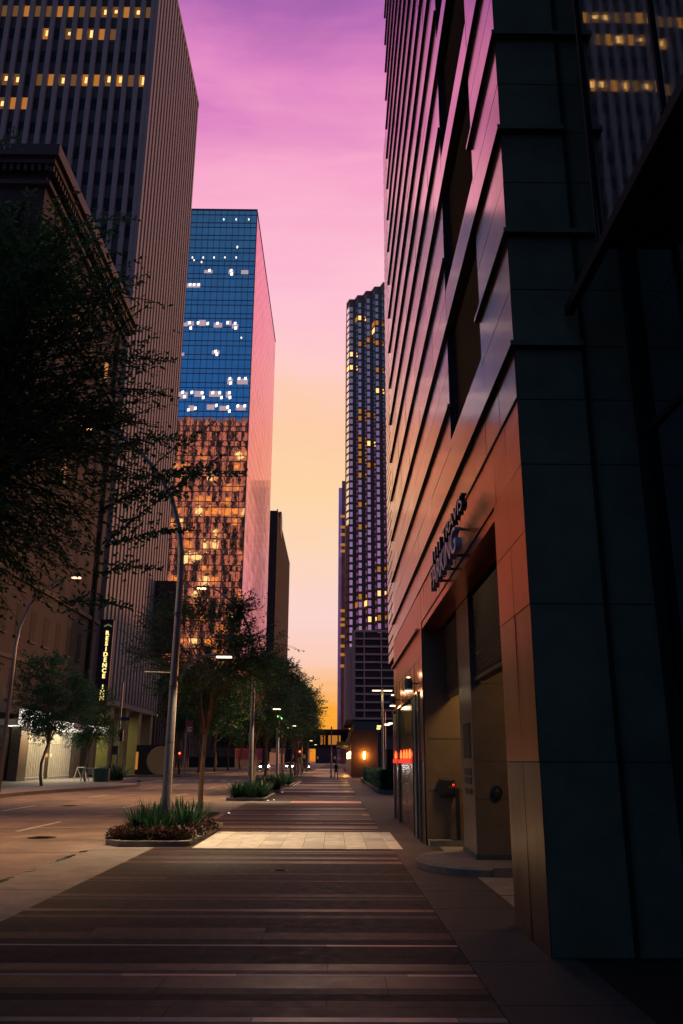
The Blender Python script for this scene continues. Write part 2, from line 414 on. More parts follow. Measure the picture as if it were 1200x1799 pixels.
# paved walkway : rows of linear granite pavers, each row its own mix of stones
def sidewalk():
    m = MB(); rows = []
    y = -3.0
    light_rows = {6.76: .10, 8.06: .075, 9.27: .07}
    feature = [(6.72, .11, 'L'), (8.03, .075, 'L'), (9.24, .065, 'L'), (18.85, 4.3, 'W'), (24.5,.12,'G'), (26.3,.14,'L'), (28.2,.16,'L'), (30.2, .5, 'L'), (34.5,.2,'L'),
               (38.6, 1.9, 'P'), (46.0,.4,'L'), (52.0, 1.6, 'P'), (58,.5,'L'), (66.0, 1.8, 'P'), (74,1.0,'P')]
    fi = 0
    while y < 84:
        if fi < len(feature) and y + .001 >= feature[fi][0] - .5 and y < feature[fi][0]:
            rows.append((y, feature[fi][0] - y, 'n')); y = feature[fi][0]
        if fi < len(feature) and abs(y - feature[fi][0]) < .002:
            rows.append((y, feature[fi][1], feature[fi][2])); y += feature[fi][1]; fi += 1; continue
        h = random.choice((.12, .18, .26, .36)) * (1 if y < 40 else 2)
        if fi < len(feature): h = min(h, feature[fi][0] - y) if feature[fi][0]-y < h + .1 else h
        rows.append((y, h, 'n')); y += h
    XL, XR = -3.84, 1.28
    g_ = .004
    for y, h, kind in rows:
        if kind == 'W':
            ny = 5; hh = h/ny
            for r_ in range(ny):
                x = -3.02
                k = 0
                while x < 1.5 - .05:
                    xe = min(x + .47, 1.5)
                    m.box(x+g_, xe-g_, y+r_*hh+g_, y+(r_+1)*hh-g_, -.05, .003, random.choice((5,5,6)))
                    x = xe
            m.box(XL, -3.02, y, y+h, -.05, 0, 1)
            continue
        x = XL
        base = random.choices((0, 1, 2), (5, 3, 4) if y > 14 else (5, 4, 2))[0]
        off = random.random()
        first = True
        while x < XR - .02:
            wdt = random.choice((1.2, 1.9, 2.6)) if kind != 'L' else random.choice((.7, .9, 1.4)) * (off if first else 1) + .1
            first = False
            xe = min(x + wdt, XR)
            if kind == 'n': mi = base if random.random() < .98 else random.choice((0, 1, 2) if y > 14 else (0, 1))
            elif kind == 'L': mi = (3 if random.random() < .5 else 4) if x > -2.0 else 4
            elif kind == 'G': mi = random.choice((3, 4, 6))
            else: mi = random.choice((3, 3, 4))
            m.box(x+g_/2, xe-g_/2, y+g_/2, y+h-g_/2, -.05, 0, mi)
            x = xe
    # border strip of larger slabs next to the building
    y = -3
    while y < 84:
        h = 1.45
        m.box(XR+.006, 2.35 if y < 30 else 3.0, y+.006, y+h-.006, -.05, 0, 7 if not (18 < y < 22.5) else 7)
        y += h
    o = m.build('pavement', [pave_dark, pave_mid, pave_warm, pave_red_lit, pave_grey, pave_white, pave_white2, border])
    tag(o, kind='structure')
    b = MB(); b.box(-3.84, 12, -80, 84, -.29, -.012); b.box(-3.84, 30, 97, 500, -.29, -.012)
    tag(b.build('pavement_bed', joint), kind='structure')
    q = MB()
    y = 97.2; k = 0
    while y < 200:
        h = 2.2 if k % 2 else 1.1
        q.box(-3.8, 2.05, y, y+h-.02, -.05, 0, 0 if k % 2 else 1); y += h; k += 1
    tag(q.build('far_pavement', [pave_warm, pave_red_lit]), kind='structure')
sidewalk()
# near-side apron in front of the garage
g = MB(); g.box(2.36, 9.2, 10.4, 20.28, -.29, -.004)
tag(g.build('driveway', concrete), kind='structure')
g = MB(); g.box(2.36, 12, -30, 8.7, -.29, -.006)
tag(g.build('entrance_paving', pave_dark), kind='structure')
g = MB()
for a, b in (((2.36, 12.6), (9, 12.61)), ((2.36, 17.9), (9, 17.91))): g.box(a[0], b[0], a[1], b[1]+.02, -.05, -.001)
tag(g.build('driveway_joint', joint), kind='structure')

# left-hand pavement with its bulb-out
g = MB()
g.prism([(-60,-80), (-16.6,-80), (-16.6,46), (-16.2,50), (-14.6,57), (-14.0,61), (-14.4,63.6), (-15.6,65.5), (-18,68), (-19,72), (-19,84), (-60,84)], -.29, .13)
tag(g.build('left_pavement', mat('left_paving', (.24,.21,.18), .7, var=.2, nscale=2, bump=.1)), kind='structure')
g = MB(); pts = [(-16.45,-80), (-16.45,46), (-16.0,50), (-14.4,57), (-13.8,61), (-14.2,63.8), (-15.4,65.8)]
for a, b in zip(pts[:-1], pts[1:]):
    g.prism([(a[0]-.16,a[1]), (a[0]+.1,a[1]), (b[0]+.1,b[1]), (b[0]-.16,b[1])], -.28, .135)
tag(g.build('left_kerb', mat('dark_kerb', (.04,.038,.034), .8, var=.3, nscale=3)), kind='structure')
g = MB(); g.prism([(-60,97), (-17,97), (-16.2,99), (-16.2,500), (-60,500)], -.29, .13)
tag(g.build('far_left_pavement', kerbm), kind='structure')

# ------------------------------------------------------------------ RIGHT BUILDING
YC = 8.72; XF = 2.1; YR = 10.7; YL = 13.95; YE = 29.35; XG = 3.55
PZ = lambda k: 3.42 + 1.547*k
TOP = 47.0
bt = empty('office_building', (6, 20, 0), 'tall metal clad office building on the right with horizontal ledges and a garage opening', 'building')
def tilt_panel(m, x, y0, y1, z0, z1, mi=0, a=.0022):
    ty = random.gauss(0, a)*(y1-y0)/2; tz = random.gauss(0, a)*(z1-z0)/2
    ty = max(-.004, min(.004, ty)); tz = max(-.004, min(.004, tz))
    m.quad((x+ty+tz, y1, z0), (x-ty+tz, y0, z0), (x-ty-tz, y0, z1), (x+ty-tz, y1, z1), mi)
m = MB(); J = .008
kmax = 27
ycols = lambda a, b, s: [a + (b-a)*i/max(1, round((b-a)/s)) for i in range(max(1, round((b-a)/s))+1)]
for k in range(2, kmax):
    z0 = PZ(k); z1 = PZ(k+1); zm = z0 + .77
    for za, zb in ((z0+.03, zm), (zm, z1)):
        for ya, yb in zip(ycols(YC, YR, 2)[:-1], ycols(YC, YR, 2)[1:]): tilt_panel(m, XF, ya+J, yb-J, za+J, zb-J)
        off = (k % 3)*.9
        ys = [YL] + [YL+1.3+off+i*2.9 for i in range(6) if YL+1.3+off+i*2.9 < YE-.5] + [YE]
        for ya, yb in zip(ys[:-1], ys[1:]): tilt_panel(m, XF, ya+J, yb-J, za+J, zb-J)
    if k % 2 == 0:
        tilt_panel(m, XF, YR+J, YL-J, z0+.03, z0+.89)
for ya, yb in zip(ycols(YC, YE, 1.0)[:-1], ycols(YC, YE, 1.0)[1:]): tilt_panel(m, XF, ya+J, yb-J, 5.86, PZ(2)-.04)
m.build('cladding_panels', [metal_f], bt)
# copper podium: panels above, beside and beyond the opening
m = MB()
for ya, yb in zip(ycols(YC, 20.6, .72)[:-1], ycols(YC, 20.6, .72)[1:]):
    tilt_panel(m, XF, ya+.004, yb-.004, 5.03 if ya > 10.3 and yb < 19.95 else 5.03, 5.83-.012, 0, .004)
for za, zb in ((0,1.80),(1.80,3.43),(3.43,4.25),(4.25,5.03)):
    pm_ = 1 if zb < 2 else (2 if zb < 3.5 else 0)  # pier's downward loss of light painted as bronze, then olive panels
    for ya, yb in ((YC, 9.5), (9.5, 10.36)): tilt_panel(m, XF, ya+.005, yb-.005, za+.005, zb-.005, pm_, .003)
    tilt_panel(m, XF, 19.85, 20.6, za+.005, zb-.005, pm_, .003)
for ya, yb in zip(ycols(20.6, YE, 1.25)[:-1], ycols(20.6, YE, 1.25)[1:]):
    tilt_panel(m, XF, ya+.006, yb-.006, 4.97, 5.83-.012, 0, .004)
    tilt_panel(m, XF, ya+.006, yb-.006, 3.45, 4.22, 0, .004); tilt_panel(m, XF, ya+.006, yb-.006, 4.23, 4.95, 0, .004)
olive = mat('olive_steel_and_shade', (.27,.225,.15), .30, 1.0, var=.2, nscale=1.4, stretch=(1,2,.4)); brushed(olive, .5)
pod_half_shade = mat('copper_half_shade', (.66,.30,.15), .29, 1.0, var=.12, nscale=1.0, stretch=(1,2,.4)); brushed(pod_half_shade, .5)
m.build('podium_panels', [metal_pod, olive, pod_half_shade], bt)
# body behind the skin, dark so the joints read as gaps
m = MB()
m.box(XF+.012, XF+.3, YC+.012, 10.36, 0, 5.0); m.box(XF+.012, 30, YC+.012, YR-.002, 5.02, TOP)
m.box(XF+.3, 30, YR, YL, 5.02, TOP)
m.box(XF+.012, 30, YL+.002, YE, 5.02, TOP)
m.box(XF+.012, XF+.3, YR-.001, YL+.001, 5.02, 6.55)
for k in range(2, kmax, 2): m.box(XF+.012, XF+.299, YR+.003, YL-.003, PZ(k)+.02, PZ(k)+.885)
m.box(XF+.012, 30, 20.3, YE, 0, 5.018)
m.box(2.42, XG+.5, YC+.012, 10.35, 0, 5.0)
m.build('wall_core', dark, bt)
# ledges : each one a part
ns = 0
def ledge(y0, y1, z, cap=False):
    b = MB(); b.box(XF-.060, XF+.01, y0, y1, z-.03, z+.03, 0, bottom=1)  # bottom face dark: shade under the ledge painted in
    b.build('ledge', [metal_f, dark], bt)
for k in range(2, kmax):
    if k % 2 == 0: ledge(YC-.10, YE, PZ(k))
    else:
        ledge(YC-.10, YR+.12, PZ(k)); ledge(YL-.12, YE, PZ(k))
for k in (0, 1):
    b = MB(); b.box(XF-.07, XF+.01, 20.6, YE+.3, PZ(k)-.03, PZ(k)+.03, 0, bottom=1); b.build('ledge', [metal_pod, dark], bt)  # same painted shade on the underside
b = MB(); b.box(XF-.012, XF+.01, YC, 20.6, 5.822, 5.85, 0); b.build('shadow_gap', dark, bt)
# louvre bays
for k in range(2, kmax, 2):
    z0 = PZ(k)+.89; z1 = PZ(k+2)-.035
    lv = MB(); z = z0+.02
    while z < z1-.03:
        lv.obox((XF+.17, (YR+YL)/2, z), (.045, 0, -.028), (0, (YL-YR)/2-.02, 0), (.003, 0, .004)); z += .062
    lv.box(XF+.1, XF+.29, YR+.001, YR+.03, z0, z1); lv.box(XF+.1, XF+.29, YL-.03, YL-.001, z0, z1)
    for yy in (YR+.8, YR+1.62, YR+2.43): lv.box(XF+.225, XF+.25, yy, yy+.03, z0, z1)
    lv.build('louver_panel', louv, bt)
# far wing, set back
wz = onX(672, 290, 3.0).z; wb = onY(684, 1145, 40).z
m = MB(); m.box(3.02, 20, YE+.02, 45.6, wb, wz); m.build('far_wing', dark, bt)
m = MB()
z = wb+.02
while z < wz-.3:
    for ya, yb in zip(ycols(YE+.05, 45.6, 2.7)[:-1], ycols(YE+.05, 45.6, 2.7)[1:]): tilt_panel(m, 3.0, ya+.01, yb-.01, z, z+.42, 0, .006)
    z += .56
m.build('far_wing_bands', metal_f, bt)
# return wall facing down the pavement
m = MB(); zs = [0, 1.80, 3.43, 5.03, 5.83]
for k in range(2, 16): zs += [PZ(k), PZ(k)+.77]
zs = sorted(set(zs))
for za, zb in zip(zs[:-1], zs[1:]):
    for xa, xb in ((XF, 2.90), (2.93, XG)):
        t = random.gauss(0,.0012)
        m.quad((xa+.005, YC+t, za+.006), (xb-.005, YC-t, za+.006), (xb-.005, YC-t*.5, zb-.006), (xa+.005, YC, zb-.006))
m.build('return_panels', metal_ret, bt)
for k in range(2, 16):
    b = MB(); b.box(XF-.058, 2.90 if k % 2 == 0 else 3.4, YC-.102, YC+.01, PZ(k)-.031, PZ(k)+.031, 0, bottom=1)
    b.build('return_ledge', [metal_ret, dark], bt)  # underside shade painted here as well
b = MB(); b.box(2.895, 2.935, YC-.05, YC+.01, 0, TOP-.5); b.build('return_mullion', beamm, bt)
# street-level glass wall beside the camera
m = MB()
gy = [YC-.001]
while gy[-1] > -30: gy.append(gy[-1]-2.6)
gz = [0, 5.4, 6.74] + [PZ(k) for k in range(10, kmax, 6)] + [TOP]
for a, b_ in zip(gy[:-1], gy[1:]):
    for za, zb in zip(gz[:-1], gz[1:]): tilt_panel(m, XG, b_, a, za, zb, 0, .0012)
m.build('glass_wall', glass_b, bt)
m = MB()
for yy in gy[1:]: m.box(XG-.04, XG-.003, yy-.025, yy+.025, 0, TOP)
for zz_ in gz[1:2]: m.box(XG-.035, XG-.004, -30, YC-.002, zz_-.03, zz_+.03)
m.box(XG-.10, XG-.004, YC-.12, YC-.002, 0, TOP); m.box(XG-.06, XG-.004, -30, YC-.13, 0, .12)
m.build('glass_wall_frame', beamm, bt)
m = MB(); m.box(XG+.05, 30, -30, YC, -.01, TOP); m.build('glass_wall_core', dark, bt)
m = MB(); m.box(2.70, 2.80, -30, YC-.125, 6.86, 6.98); m.build('canopy_beam', beamm, bt)
m = MB(); m.box(2.801, XG-.05, -30, 7.3, 6.88, 6.97); m.build('canopy_soffit', beamm, bt)
m = MB(); YB = 7.3
gy2 = [YB]
while gy2[-1] > -30: gy2.append(gy2[-1]-1.75)
gz2 = [6.985] + [PZ(k)+.3 for k in range(5, kmax, 3)] + [TOP]
for a, b_ in zip(gy2[:-1], gy2[1:]):
    for za, zb in zip(gz2[:-1], gz2[1:]): tilt_panel(m, 2.72, b_, a, za, zb, 0, .0035)
m.quad((2.72,YB,6.985),(XG-.05,YB,6.985),(XG-.05,YB,TOP),(2.72,YB,TOP))
m.build('upper_glass', glass_b, bt)
m = MB()
for yy in gy2: m.box(2.69, 2.715, yy-.02, yy+.02, 6.985, TOP)
m.build('upper_glass_mullions', beamm, bt)
m = MB(); m.box(2.76, XG-.045, -30, YB-.02, 6.99, TOP); m.build('upper_glass_core', dark, bt)
# garage entrance interior
m = MB()
m.box(XF+.03, 9.2, 19.855, 20.5, 0, 5.0, 0); m.box(9.2, 9.4, 10.36, 20.5, 0, 5.0, 1); m.box(2.42, 9.2, 10.2, 10.358, 0, 5.0, 1)
m.box(XF+.012, 9.4, 10.36, 20.3, 5.002, 5.016, 1)
for z in (1.15, 2.3): m.box(2.2, 6, 19.848, 19.853, z, z+.012, 1)
m.build('garage_walls', [tan, dark], bt)
m = MB(); m.box(XF+.012, 2.42, 10.362, 10.42, 0, 4.98)
m.box(XF+.012, 2.55, 10.42, 19.84, 4.86, 4.995)
m.build('opening_reveal', metal_pod, bt)
for ya, yb in ((10.45, 15.55), (17.3, 19.8)):
    lv = MB(); z = 3.36
    while z < 4.82:
        lv.obox((2.68, (ya+yb)/2, z), (.04, 0, -.03), (0, (yb-ya)/2, 0), (.003, 0, .004)); z += .072
    lv.box(2.62, 2.74, ya, yb, 3.24, 3.31); lv.box(2.74, 2.80, ya, yb, 3.24, 4.86)
    yy = ya+1.2
    while yy < yb-.3: lv.box(2.70, 2.738, yy, yy+.04, 3.3, 4.86); yy += 1.25
    lv.build('garage_grille', louv, bt)
m = MB(); m.box(2.56, 5.2, 15.65, 17.15, .14, 4.86); m.build('garage_pier', tan, bt, bevel=.01)
m = MB()
for z in (1.15, 1.80, 3.2): m.box(2.556, 5.2, 15.645, 15.65, z, z+.01)
m.build('pier_trim', darkm, bt)
m = MB(); m.box(2.54, 5.2, 15.62, 17.2, .14, .22); m.build('pier_base', darkm, bt)
m = MB()
for z0_, z1_ in ((1.86,2.5), (1.55,1.68), (1.40,1.52), (1.22,1.32)): m.box(2.545, 2.557, 15.9, 16.7, z0_, z1_)
m.build('pier_plaque', sign_black, bt)
# raised rounded island round the pier
m = MB(); m.lathe(2.62, 15.9, [(1.12,-.05),(1.13,.10),(1.10,.135),(0,.14)], 36, sx=1.0, sy=1.25)
m.box(2.62, 6, 14.45, 17.3, -.05, .1395)
tag(m.build('kerb_island', kerbm), kind='structure')
m = MB(); m.box(2.15, 6, 19.5, 19.84, -.05, .12)
tag(m.build('garage_kerb', kerbm), kind='structure')
# shopfront part between opening and far end
m = MB()
m.box(XF, XF+.01, 20.62, YE, 0, 3.385, 0)
tl = m.build('shopfront_panels', mat('olive_cladding', (.34,.31,.21), .22, 1.0, var=.15, nscale=1.2, stretch=(1,2,.3), rvar=.06), bt)
for y0, y1 in ((20.62, 20.75), (21.35,21.85), (22.2,22.32), (26.9,27.3), (YE-.25, YE)):
    b = MB(); b.box(XF-.05, XF-.001, y0, y1, 0, 3.38); b.build('shopfront_pier', darkm if (y0 in (21.35, 26.9)) else olive, bt)
b = MB(); b.box(XF-.006, XF-.001, 20.6, YE, 2.55, 2.565); b.box(XF-.006, XF-.001, 20.6, YE, 1.16, 1.17); b.build('shopfront_joint', dark, bt)
b = MB(); b.box(XF-.09, XF-.003, 22.34, 26.88, 1.74, 1.86); b.box(XF-.09, XF-.003, 27.32, 29.0, 1.74, 1.86)
b.build('red_sill', mat('red_sill', (.5,.03,.02), .35, var=0, emit=(1,.03,.01), estr=.8), bt)
for y in (23.0, 24.0, 24.9, 26.0, 28.2):
    b = MB(); b.lathe(XF-.05, y, [(.012,1.87),(.03,1.90),(.026,2.02),(.008,2.12)], 8); b.build('red_bulb', mat('red_bulb', (.5,.05,.02), .3, var=0, emit=(1,.10,.02), estr=4) if 'red_bulb' not in MATS else MATS['red_bulb'], bt)
light('red_wash', 'POINT', (XF-.16, 24.6, 2.0), 3.0, (1,.03,.01), bt, radius=.06)
light('red_wash', 'POINT', (XF-.16, 28.2, 2.0), 1.4, (1,.03,.01), bt, radius=.06)
for z in (.98, 1.16, 1.34, 1.52):
    b = MB()
    for q in range(5):
        yy = 24.4 + q*.16 + random.uniform(-.04,.04); zq = z+random.uniform(-.02,.03)
        b.box(XF-.004, XF-.002, yy, yy+random.uniform(.05,.11), zq, zq+random.uniform(.02,.05))
    b.build('white_reflection', mat('white_print_reflection', (.8,.78,.72), .5, var=0), bt)  # stray reflections in the cladding painted as flat white marks
for z in (.73, .30, .45):
    b = MB(); b.lathe(0, 0, [(.05, 0), (.05,.01)], 12)
    b.v = [(XF-.002-vz, 24.5+vx, z+vy) for vx, vy, vz in b.v]; b.build('red_dot', mat('red_vinyl', (.6,.08,.07), .5, var=0), bt)
# wall lamps on the ledge
for i, y in enumerate((21.3, 27.2)):
    t = empty('wall_lamp', (XF-.14, y, 3.75), ('wall lamp nearer the garage opening, on the right facade above the shopfront' if i == 0 else
              'wall lamp at the far end of the right facade above the shopfront'), 'lamp', 'wall lamps on the right facade')
    b = MB(); b.lathe(XF-.2, y, [(.05,3.52),(.10,3.56),(.115,3.74),(.09,3.82),(.02,3.84)], 14); b.tube([(XF-.2,y,3.7),(XF,y,3.7)], .02); b.build('housing', darkm, t)
    b = MB(); b.lathe(XF-.2, y, [(.085,3.50),(.09,3.517)], 14); b.build('bulb', head_em, t)
    b = MB(); b.lathe(XF-.2, y, [(.03,3.843),(.05,3.86)], 12); b.build('uplight', head_em, t)
    light('beam', 'POINT', (XF-.25, y, 3.45), 3, (1,.72,.42), t, radius=.05)
    light('beam', 'POINT', (XF-.22, y, 3.93), 1.5, (1,.72,.42), t, radius=.04)
# garage sign
sg = empty('parking_sign', (XF, 14, 5.3), 'raised metal letters reading PARKING with a black address line above the garage opening', 'sign')
text_mesh('parking_lettering', 'PARKING', .58, .055, letter_face, sg, (1.93, 15.75, 4.97), (0,-1,0), (0,0,1), width=3.35, m2=letter_side)
text_mesh('address_lettering', '1111 TRAVIS', .36, .045, letter_face, sg, (1.93, 15.45, 5.44), (0,-1,0), (0,0,1), width=3.75, m2=letter_blk)
for yy in (15.2, 14.2, 13.2):
    for za, zb in ((5.05, 5.09), (5.5, 5.54)): b = MB(); b.box(1.97, 2.105, yy-.02, yy+.02, za, zb); b.build('bracket', letter_blk, sg)
# garage interior light and entrance fittings
light('garage_light', 'AREA', (4.0, 18.2, 4.4), 75, (1,.58,.22), None, size=.8)
light('garage_light', 'AREA', (4.2, 12.8, 4.4), 38, (1,.55,.22), None, size=.8)
t = empty('access_reader', (2.95, 19.664, 0), 'black access reader with a red light on the tan garage wall', 'reader')
b = MB(); b.box(2.42, 2.78, 19.684, 19.844, 1.02, 1.42); b.build('housing', sign_black, t, bevel=.03)
b = MB(); b.lathe(0,0,[(.022,0),(.022,.012)],10); b.v = [(2.735+x, 19.672-z, 1.29+y) for x,y,z in b.v]; b.build('red_light', redem, t)
t = empty('barrier_post', (2.9, 19.564, .12), 'slim black post with a T-shaped arm in front of the tan garage wall', 'post')
b = MB(); b.box(2.76, 2.85, 19.544, 19.624, .13, 1.22); b.build('post', sign_black, t)
b = MB(); b.box(2.62, 3.05, 19.554, 19.614, 1.225, 1.26); b.build('arm', polem, t)
b = MB(); b.box(2.66, 2.95, 19.524, 19.644, .121, .135); b.build('foot_plate', sign_black, t)
t = empty('notice_plate', (3.2, 19.764, 1.2), 'small pale framed notice at the right end of the tan garage wall', 'sign')
b = MB(); b.box(3.0, 3.3, 19.804, 19.846, 1.06, 1.42); b.build('plate', mat('plate', (.35,.33,.26), .5), t)
b = MB(); b.box(3.07, 3.27, 19.798, 19.803, 1.10, 1.36); b.build('print', sign_black, t)
b = MB(); b.box(3.08, 3.2, 19.793, 19.797, 1.12, 1.15); b.build('white_strip', MATS['white_print_reflection'] if 'white_print_reflection' in MATS else paint, t)
t = empty('intercom_box', (3.0, 15.6, 1.3), 'rounded black intercom box on the front of the garage pier', 'intercom')
b = MB(); b.lathe(0,0,[(.10,0),(.10,.06),(.08,.08),(.0,.085)],20); b.v = [(2.95+x, 15.645-z, 1.27+y*1.2) for x,y,z in b.v]; b.build('housing', sign_black, t)
b = MB(); b.lathe(0,0,[(.03,.086),(.03,.09)],10); b.v = [(2.95+x, 15.645-z, 1.30+y) for x,y,z in b.v]; b.build('speaker', polem, t)

# ------------------------------------------------------------------ generic tower facades
def win_parts(rects, parent, glassm, litsel, name='window'):
    """rects: list of (p, u, v) corner + edge vectors; nearest 100 stay parts, the rest one part"""
    camp = Vector((0,0,Hc))
    unl = []; lit = []
    for i, (p, u, v) in enumerate(rects):
        L = litsel(i, p)
        (lit if L else unl).append((p, u, v, L))
    for p, u, v, L in lit:
        if L[0] == 'glow':
            b = MB(); cs = p + u*.5 + v*.5; b.quad(p, p+u, p+u+v, p+v, 0)
            nrm = u.cross(v).normalized()*.02
            a0, a1, b0, b1 = L[2]
            b.quad(p+u*a0+v*b0+nrm, p+u*a1+v*b0+nrm, p+u*a1+v*b1+nrm, p+u*a0+v*b1+nrm, 1)
            b.build('lit_window', [lit3 if L[1] == 0 else lit1, lit2], parent)
        else:
            b = MB(); b.quad(p, p+u, p+u+v, p+v, 0); b.build('lit_window', L[1], parent)
    def size(r):
        c = r[0] + r[1]*.5 + r[2]*.5
        d = c - camp
        nrm = r[1].cross(r[2])
        return -abs(nrm.dot(d.normalized()))/d.length_squared
    unl.sort(key=size)
    for p, u, v, L in unl[:100]:
        b = MB(); b.quad(p, p+u, p+u+v, p+v); b.build(name, glassm, parent)
    if unl[100:]:
        b = MB()
        for p, u, v, L in unl[100:]: b.quad(p, p+u, p+u+v, p+v)
        tag(b.build('far_'+name+'s', glassm, parent), kind='stuff')

# ------------------------------------------------------------------ LEFT TOWER (pinstripe)
s = 1.11
LX = -25*s; Y0 = 87*s; Y1 = 116.4*s; LZ = 123.0
PB = (3.4 if False else 1.66); base = 9.2
lt = empty('pinstripe_tower', (LX-18, (Y0+Y1)/2, 0), 'tall grey tower on the left with close vertical fins and scattered lit windows', 'building')
LW = LX-41.5
m = MB(); m.box(LW, LX, Y0, Y1, base, LZ-.4); m.build('tower_body', spand, lt)
m = MB()
nfx = int((LX-LW)/PB); nfy = int((Y1-Y0)/PB)
pfx = (LX-LW)/nfx; pfy = (Y1-Y0)/nfy
for i in range(nfx+1):
    x = LX - i*pfx; wd = .34 if i else .5
    m.box(x-wd, x+(wd if i else .0), Y0-.55, Y0-.003, base-.3, LZ)
m.build('front_fins', fin, lt)
m = MB()
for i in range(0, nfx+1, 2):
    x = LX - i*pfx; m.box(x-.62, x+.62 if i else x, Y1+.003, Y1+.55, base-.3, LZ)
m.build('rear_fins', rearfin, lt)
m = MB()
for i in range(nfy+1):
    y = Y0 + i*pfy; m.box(LX+.003, LX+.62, y-.42, y+.42, base-.3, LZ)
m.build('street_fins', fin, lt)
m = MB(); m.box(LW-.4, LX+.66, Y0-.6, Y1+.6, LZ, LZ+1.0); m.build('parapet', fin, lt)
m = MB(); m.box(LX-3, LX+.5, Y0-.5, Y1+.5, base-1.0, base-.31); m.build('arcade_beam', fin, lt)
rects = []; rz = []
fh = 4.26; z = 109.3 - 25*fh
lit_px = {  # image x positions (1200 px photo) of lit windows per row y
    22: [18,38,57,75,95,115,134,153,172,190,209,228,247,264], 64: [74,90,129,148,167,184,205],
    141: [2,20,38,80,97,117,136,157,174,197,214,237,253], 182: [14,30,52], 388: [168], 224: []}
bright = {(64,90),(64,129),(64,167),(141,20),(141,117),(141,157),(141,197),(141,253),(182,14),(388,168),(22,190),(22,209),(22,247),(141,38),(141,214)}
litmap = {}
for yy, xs in lit_px.items():
    for xx in xs:
        P = onY(xx, yy, Y0); i = int((LX-P.x)/pfx); k = round((P.z-109.3)/fh)
        litmap[(i, k)] = 2 if (yy, xx) in bright else (1 if random.random() < .3 else 0)
ks = range(-24, 4)
idx = {}
for k in ks:
    zc_ = 109.3 + k*fh
    if zc_ > LZ-2: continue
    for i in range(nfx):
        x = LX - (i+1)*pfx
        rects.append((Vector((x+.35, Y0-.03, zc_-.95)), Vector((pfx-.70, 0, 0)), Vector((0, 0, 2.05)))); idx[len(rects)-1] = (i, k)
        if i % 2 == 0 and x-pfx > LW: rects.append((Vector((x+.98, Y1+.03, zc_-1.3)), Vector((-1.98, 0, 0)), Vector((0, 0, 2.6)))); idx[len(rects)-1] = ('b', i, k)
nlit = [0]
def sel(i, p):
    key = idx[i]
    if key in litmap:
        v = litmap[key]
        if v == 2: return ('glow', random.choice((0,1)), (.3+random.random()*.1, .7+random.random()*.1, .15+random.random()*.25, .65+random.random()*.2))
        return ('plain', lit1 if v == 1 else lit3)
    if key[0] == 'b':
        r = random.random()
        if nlit[0] < 95 and r < .32:
            nlit[0] += 1
            return ('plain', lit4 if r < .22 else lit2)
    return None
win_parts(rects, lt, wglass, sel)
m = MB()   # glazing strips on the street side, seen only as slivers between fins
for i in range(nfy):
    y = Y0 + i*pfy; m.box(LX+.001, LX+.06, y+.44, y+pfy-.44, base, LZ-1)
m.build('street_glazing', mat('warm_slot_glass', (.05,.03,.028), .25, var=.5, nscale=.12), lt)
# ground storey
lst = mat('lit_stone', (.30,.27,.16), .7, var=.1)
for i in range(5):
    y = Y0+1 + i*(Y1-Y0-2)/4; m = MB(); m.box(LX-1.2, LX+.2, y-.8, y+.8, .13, base-1.02); m.build('arcade_column', lst, lt)
m = MB(); m.box(LX-16, LX-14.5, Y0+.6, Y0+2, .13, base-1.02); m.build('arcade_column', lst, lt)
m = MB(); m.box(LW+3, LX-5, Y0+4, Y1-2, .13, base); m.build('lobby_wall', mat('lobby_wall', (.10,.09,.05), .6), lt)
light('arcade_light', 'AREA', (LX-3, Y0+5, base-1.6), 420, (.95,.85,.28), lt, size=3)
light('arcade_light', 'AREA', (LX-3, Y0+18, base-1.6), 220, (.95,.8,.28), lt, size=3)
ra = empty('ribbed_annex', (-36, 148, 0), 'low dark ribbed building just beyond the pinstripe tower', 'building')
m = MB(); m.box(-52, -28.2, 132, 166, 0, 17); m.build('annex_wall', mat('annex_wall', (.02,.022,.022), .8, var=.1), ra)
m = MB()
for i in range(17): m.box(-28.19, -27.8, 132.2+i*2, 132.9+i*2, .5, 17.2)
m.build('annex_ribs', mat('annex_rib', (.10,.09,.085), .8, var=.1), ra)
# dark projecting box
b1 = onY(253,1020,122); b2 = onY(313,1020,122); b3 = onY(253,1140,122)
m = MB(); m.box(LX+.64, b2.x, 122, 127, b3.z, b1.z); m.build('projecting_box', mat('projecting_box', (.03,.018,.02), .6, var=.3, nscale=.4), lt)

# ------------------------------------------------------------------ OLD BRICK BUILDING
ob = empty('brick_building', (-32, 72, 0), 'old dark brick building at left with a heavy cornice and tall narrow windows', 'building')
BX = -25.0; BY0 = 59.3; BY1 = 86.4; BZ = 52.0
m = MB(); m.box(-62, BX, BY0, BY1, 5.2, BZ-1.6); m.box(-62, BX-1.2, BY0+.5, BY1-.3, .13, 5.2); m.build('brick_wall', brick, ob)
for q_, z0_, z1_ in ((.5,BZ-3.4,BZ-3.0), (.25,15.4,15.8), (.18,9.2,9.5), (.3,39.5,39.9)):
    m = MB(); m.box(-62, BX+q_, BY0-q_, BY1+q_*.6, z0_, z1_); m.build('string_course', brick_trim, ob)
m = MB(); m.box(-62, BX+1.3, BY0-1.3, BY1+.9, BZ-1.1, BZ); m.box(-62, BX+.9, BY0-.9, BY1+.6, BZ-1.6, BZ-1.1)
yy = BY0-.6
while yy < BY1+.5: m.box(BX+.001, BX+.75, yy, yy+.25, BZ-2.2, BZ-1.6); yy += .6
xx = BX+.3
while xx > -60: m.box(xx-.25, xx, BY0-.75, BY0-.001, BZ-2.2, BZ-1.6); xx -= .6
m.build('cornice', cornm, ob)
rects = []
ny = 8; pw = (BY1-BY0-1.6)/ny
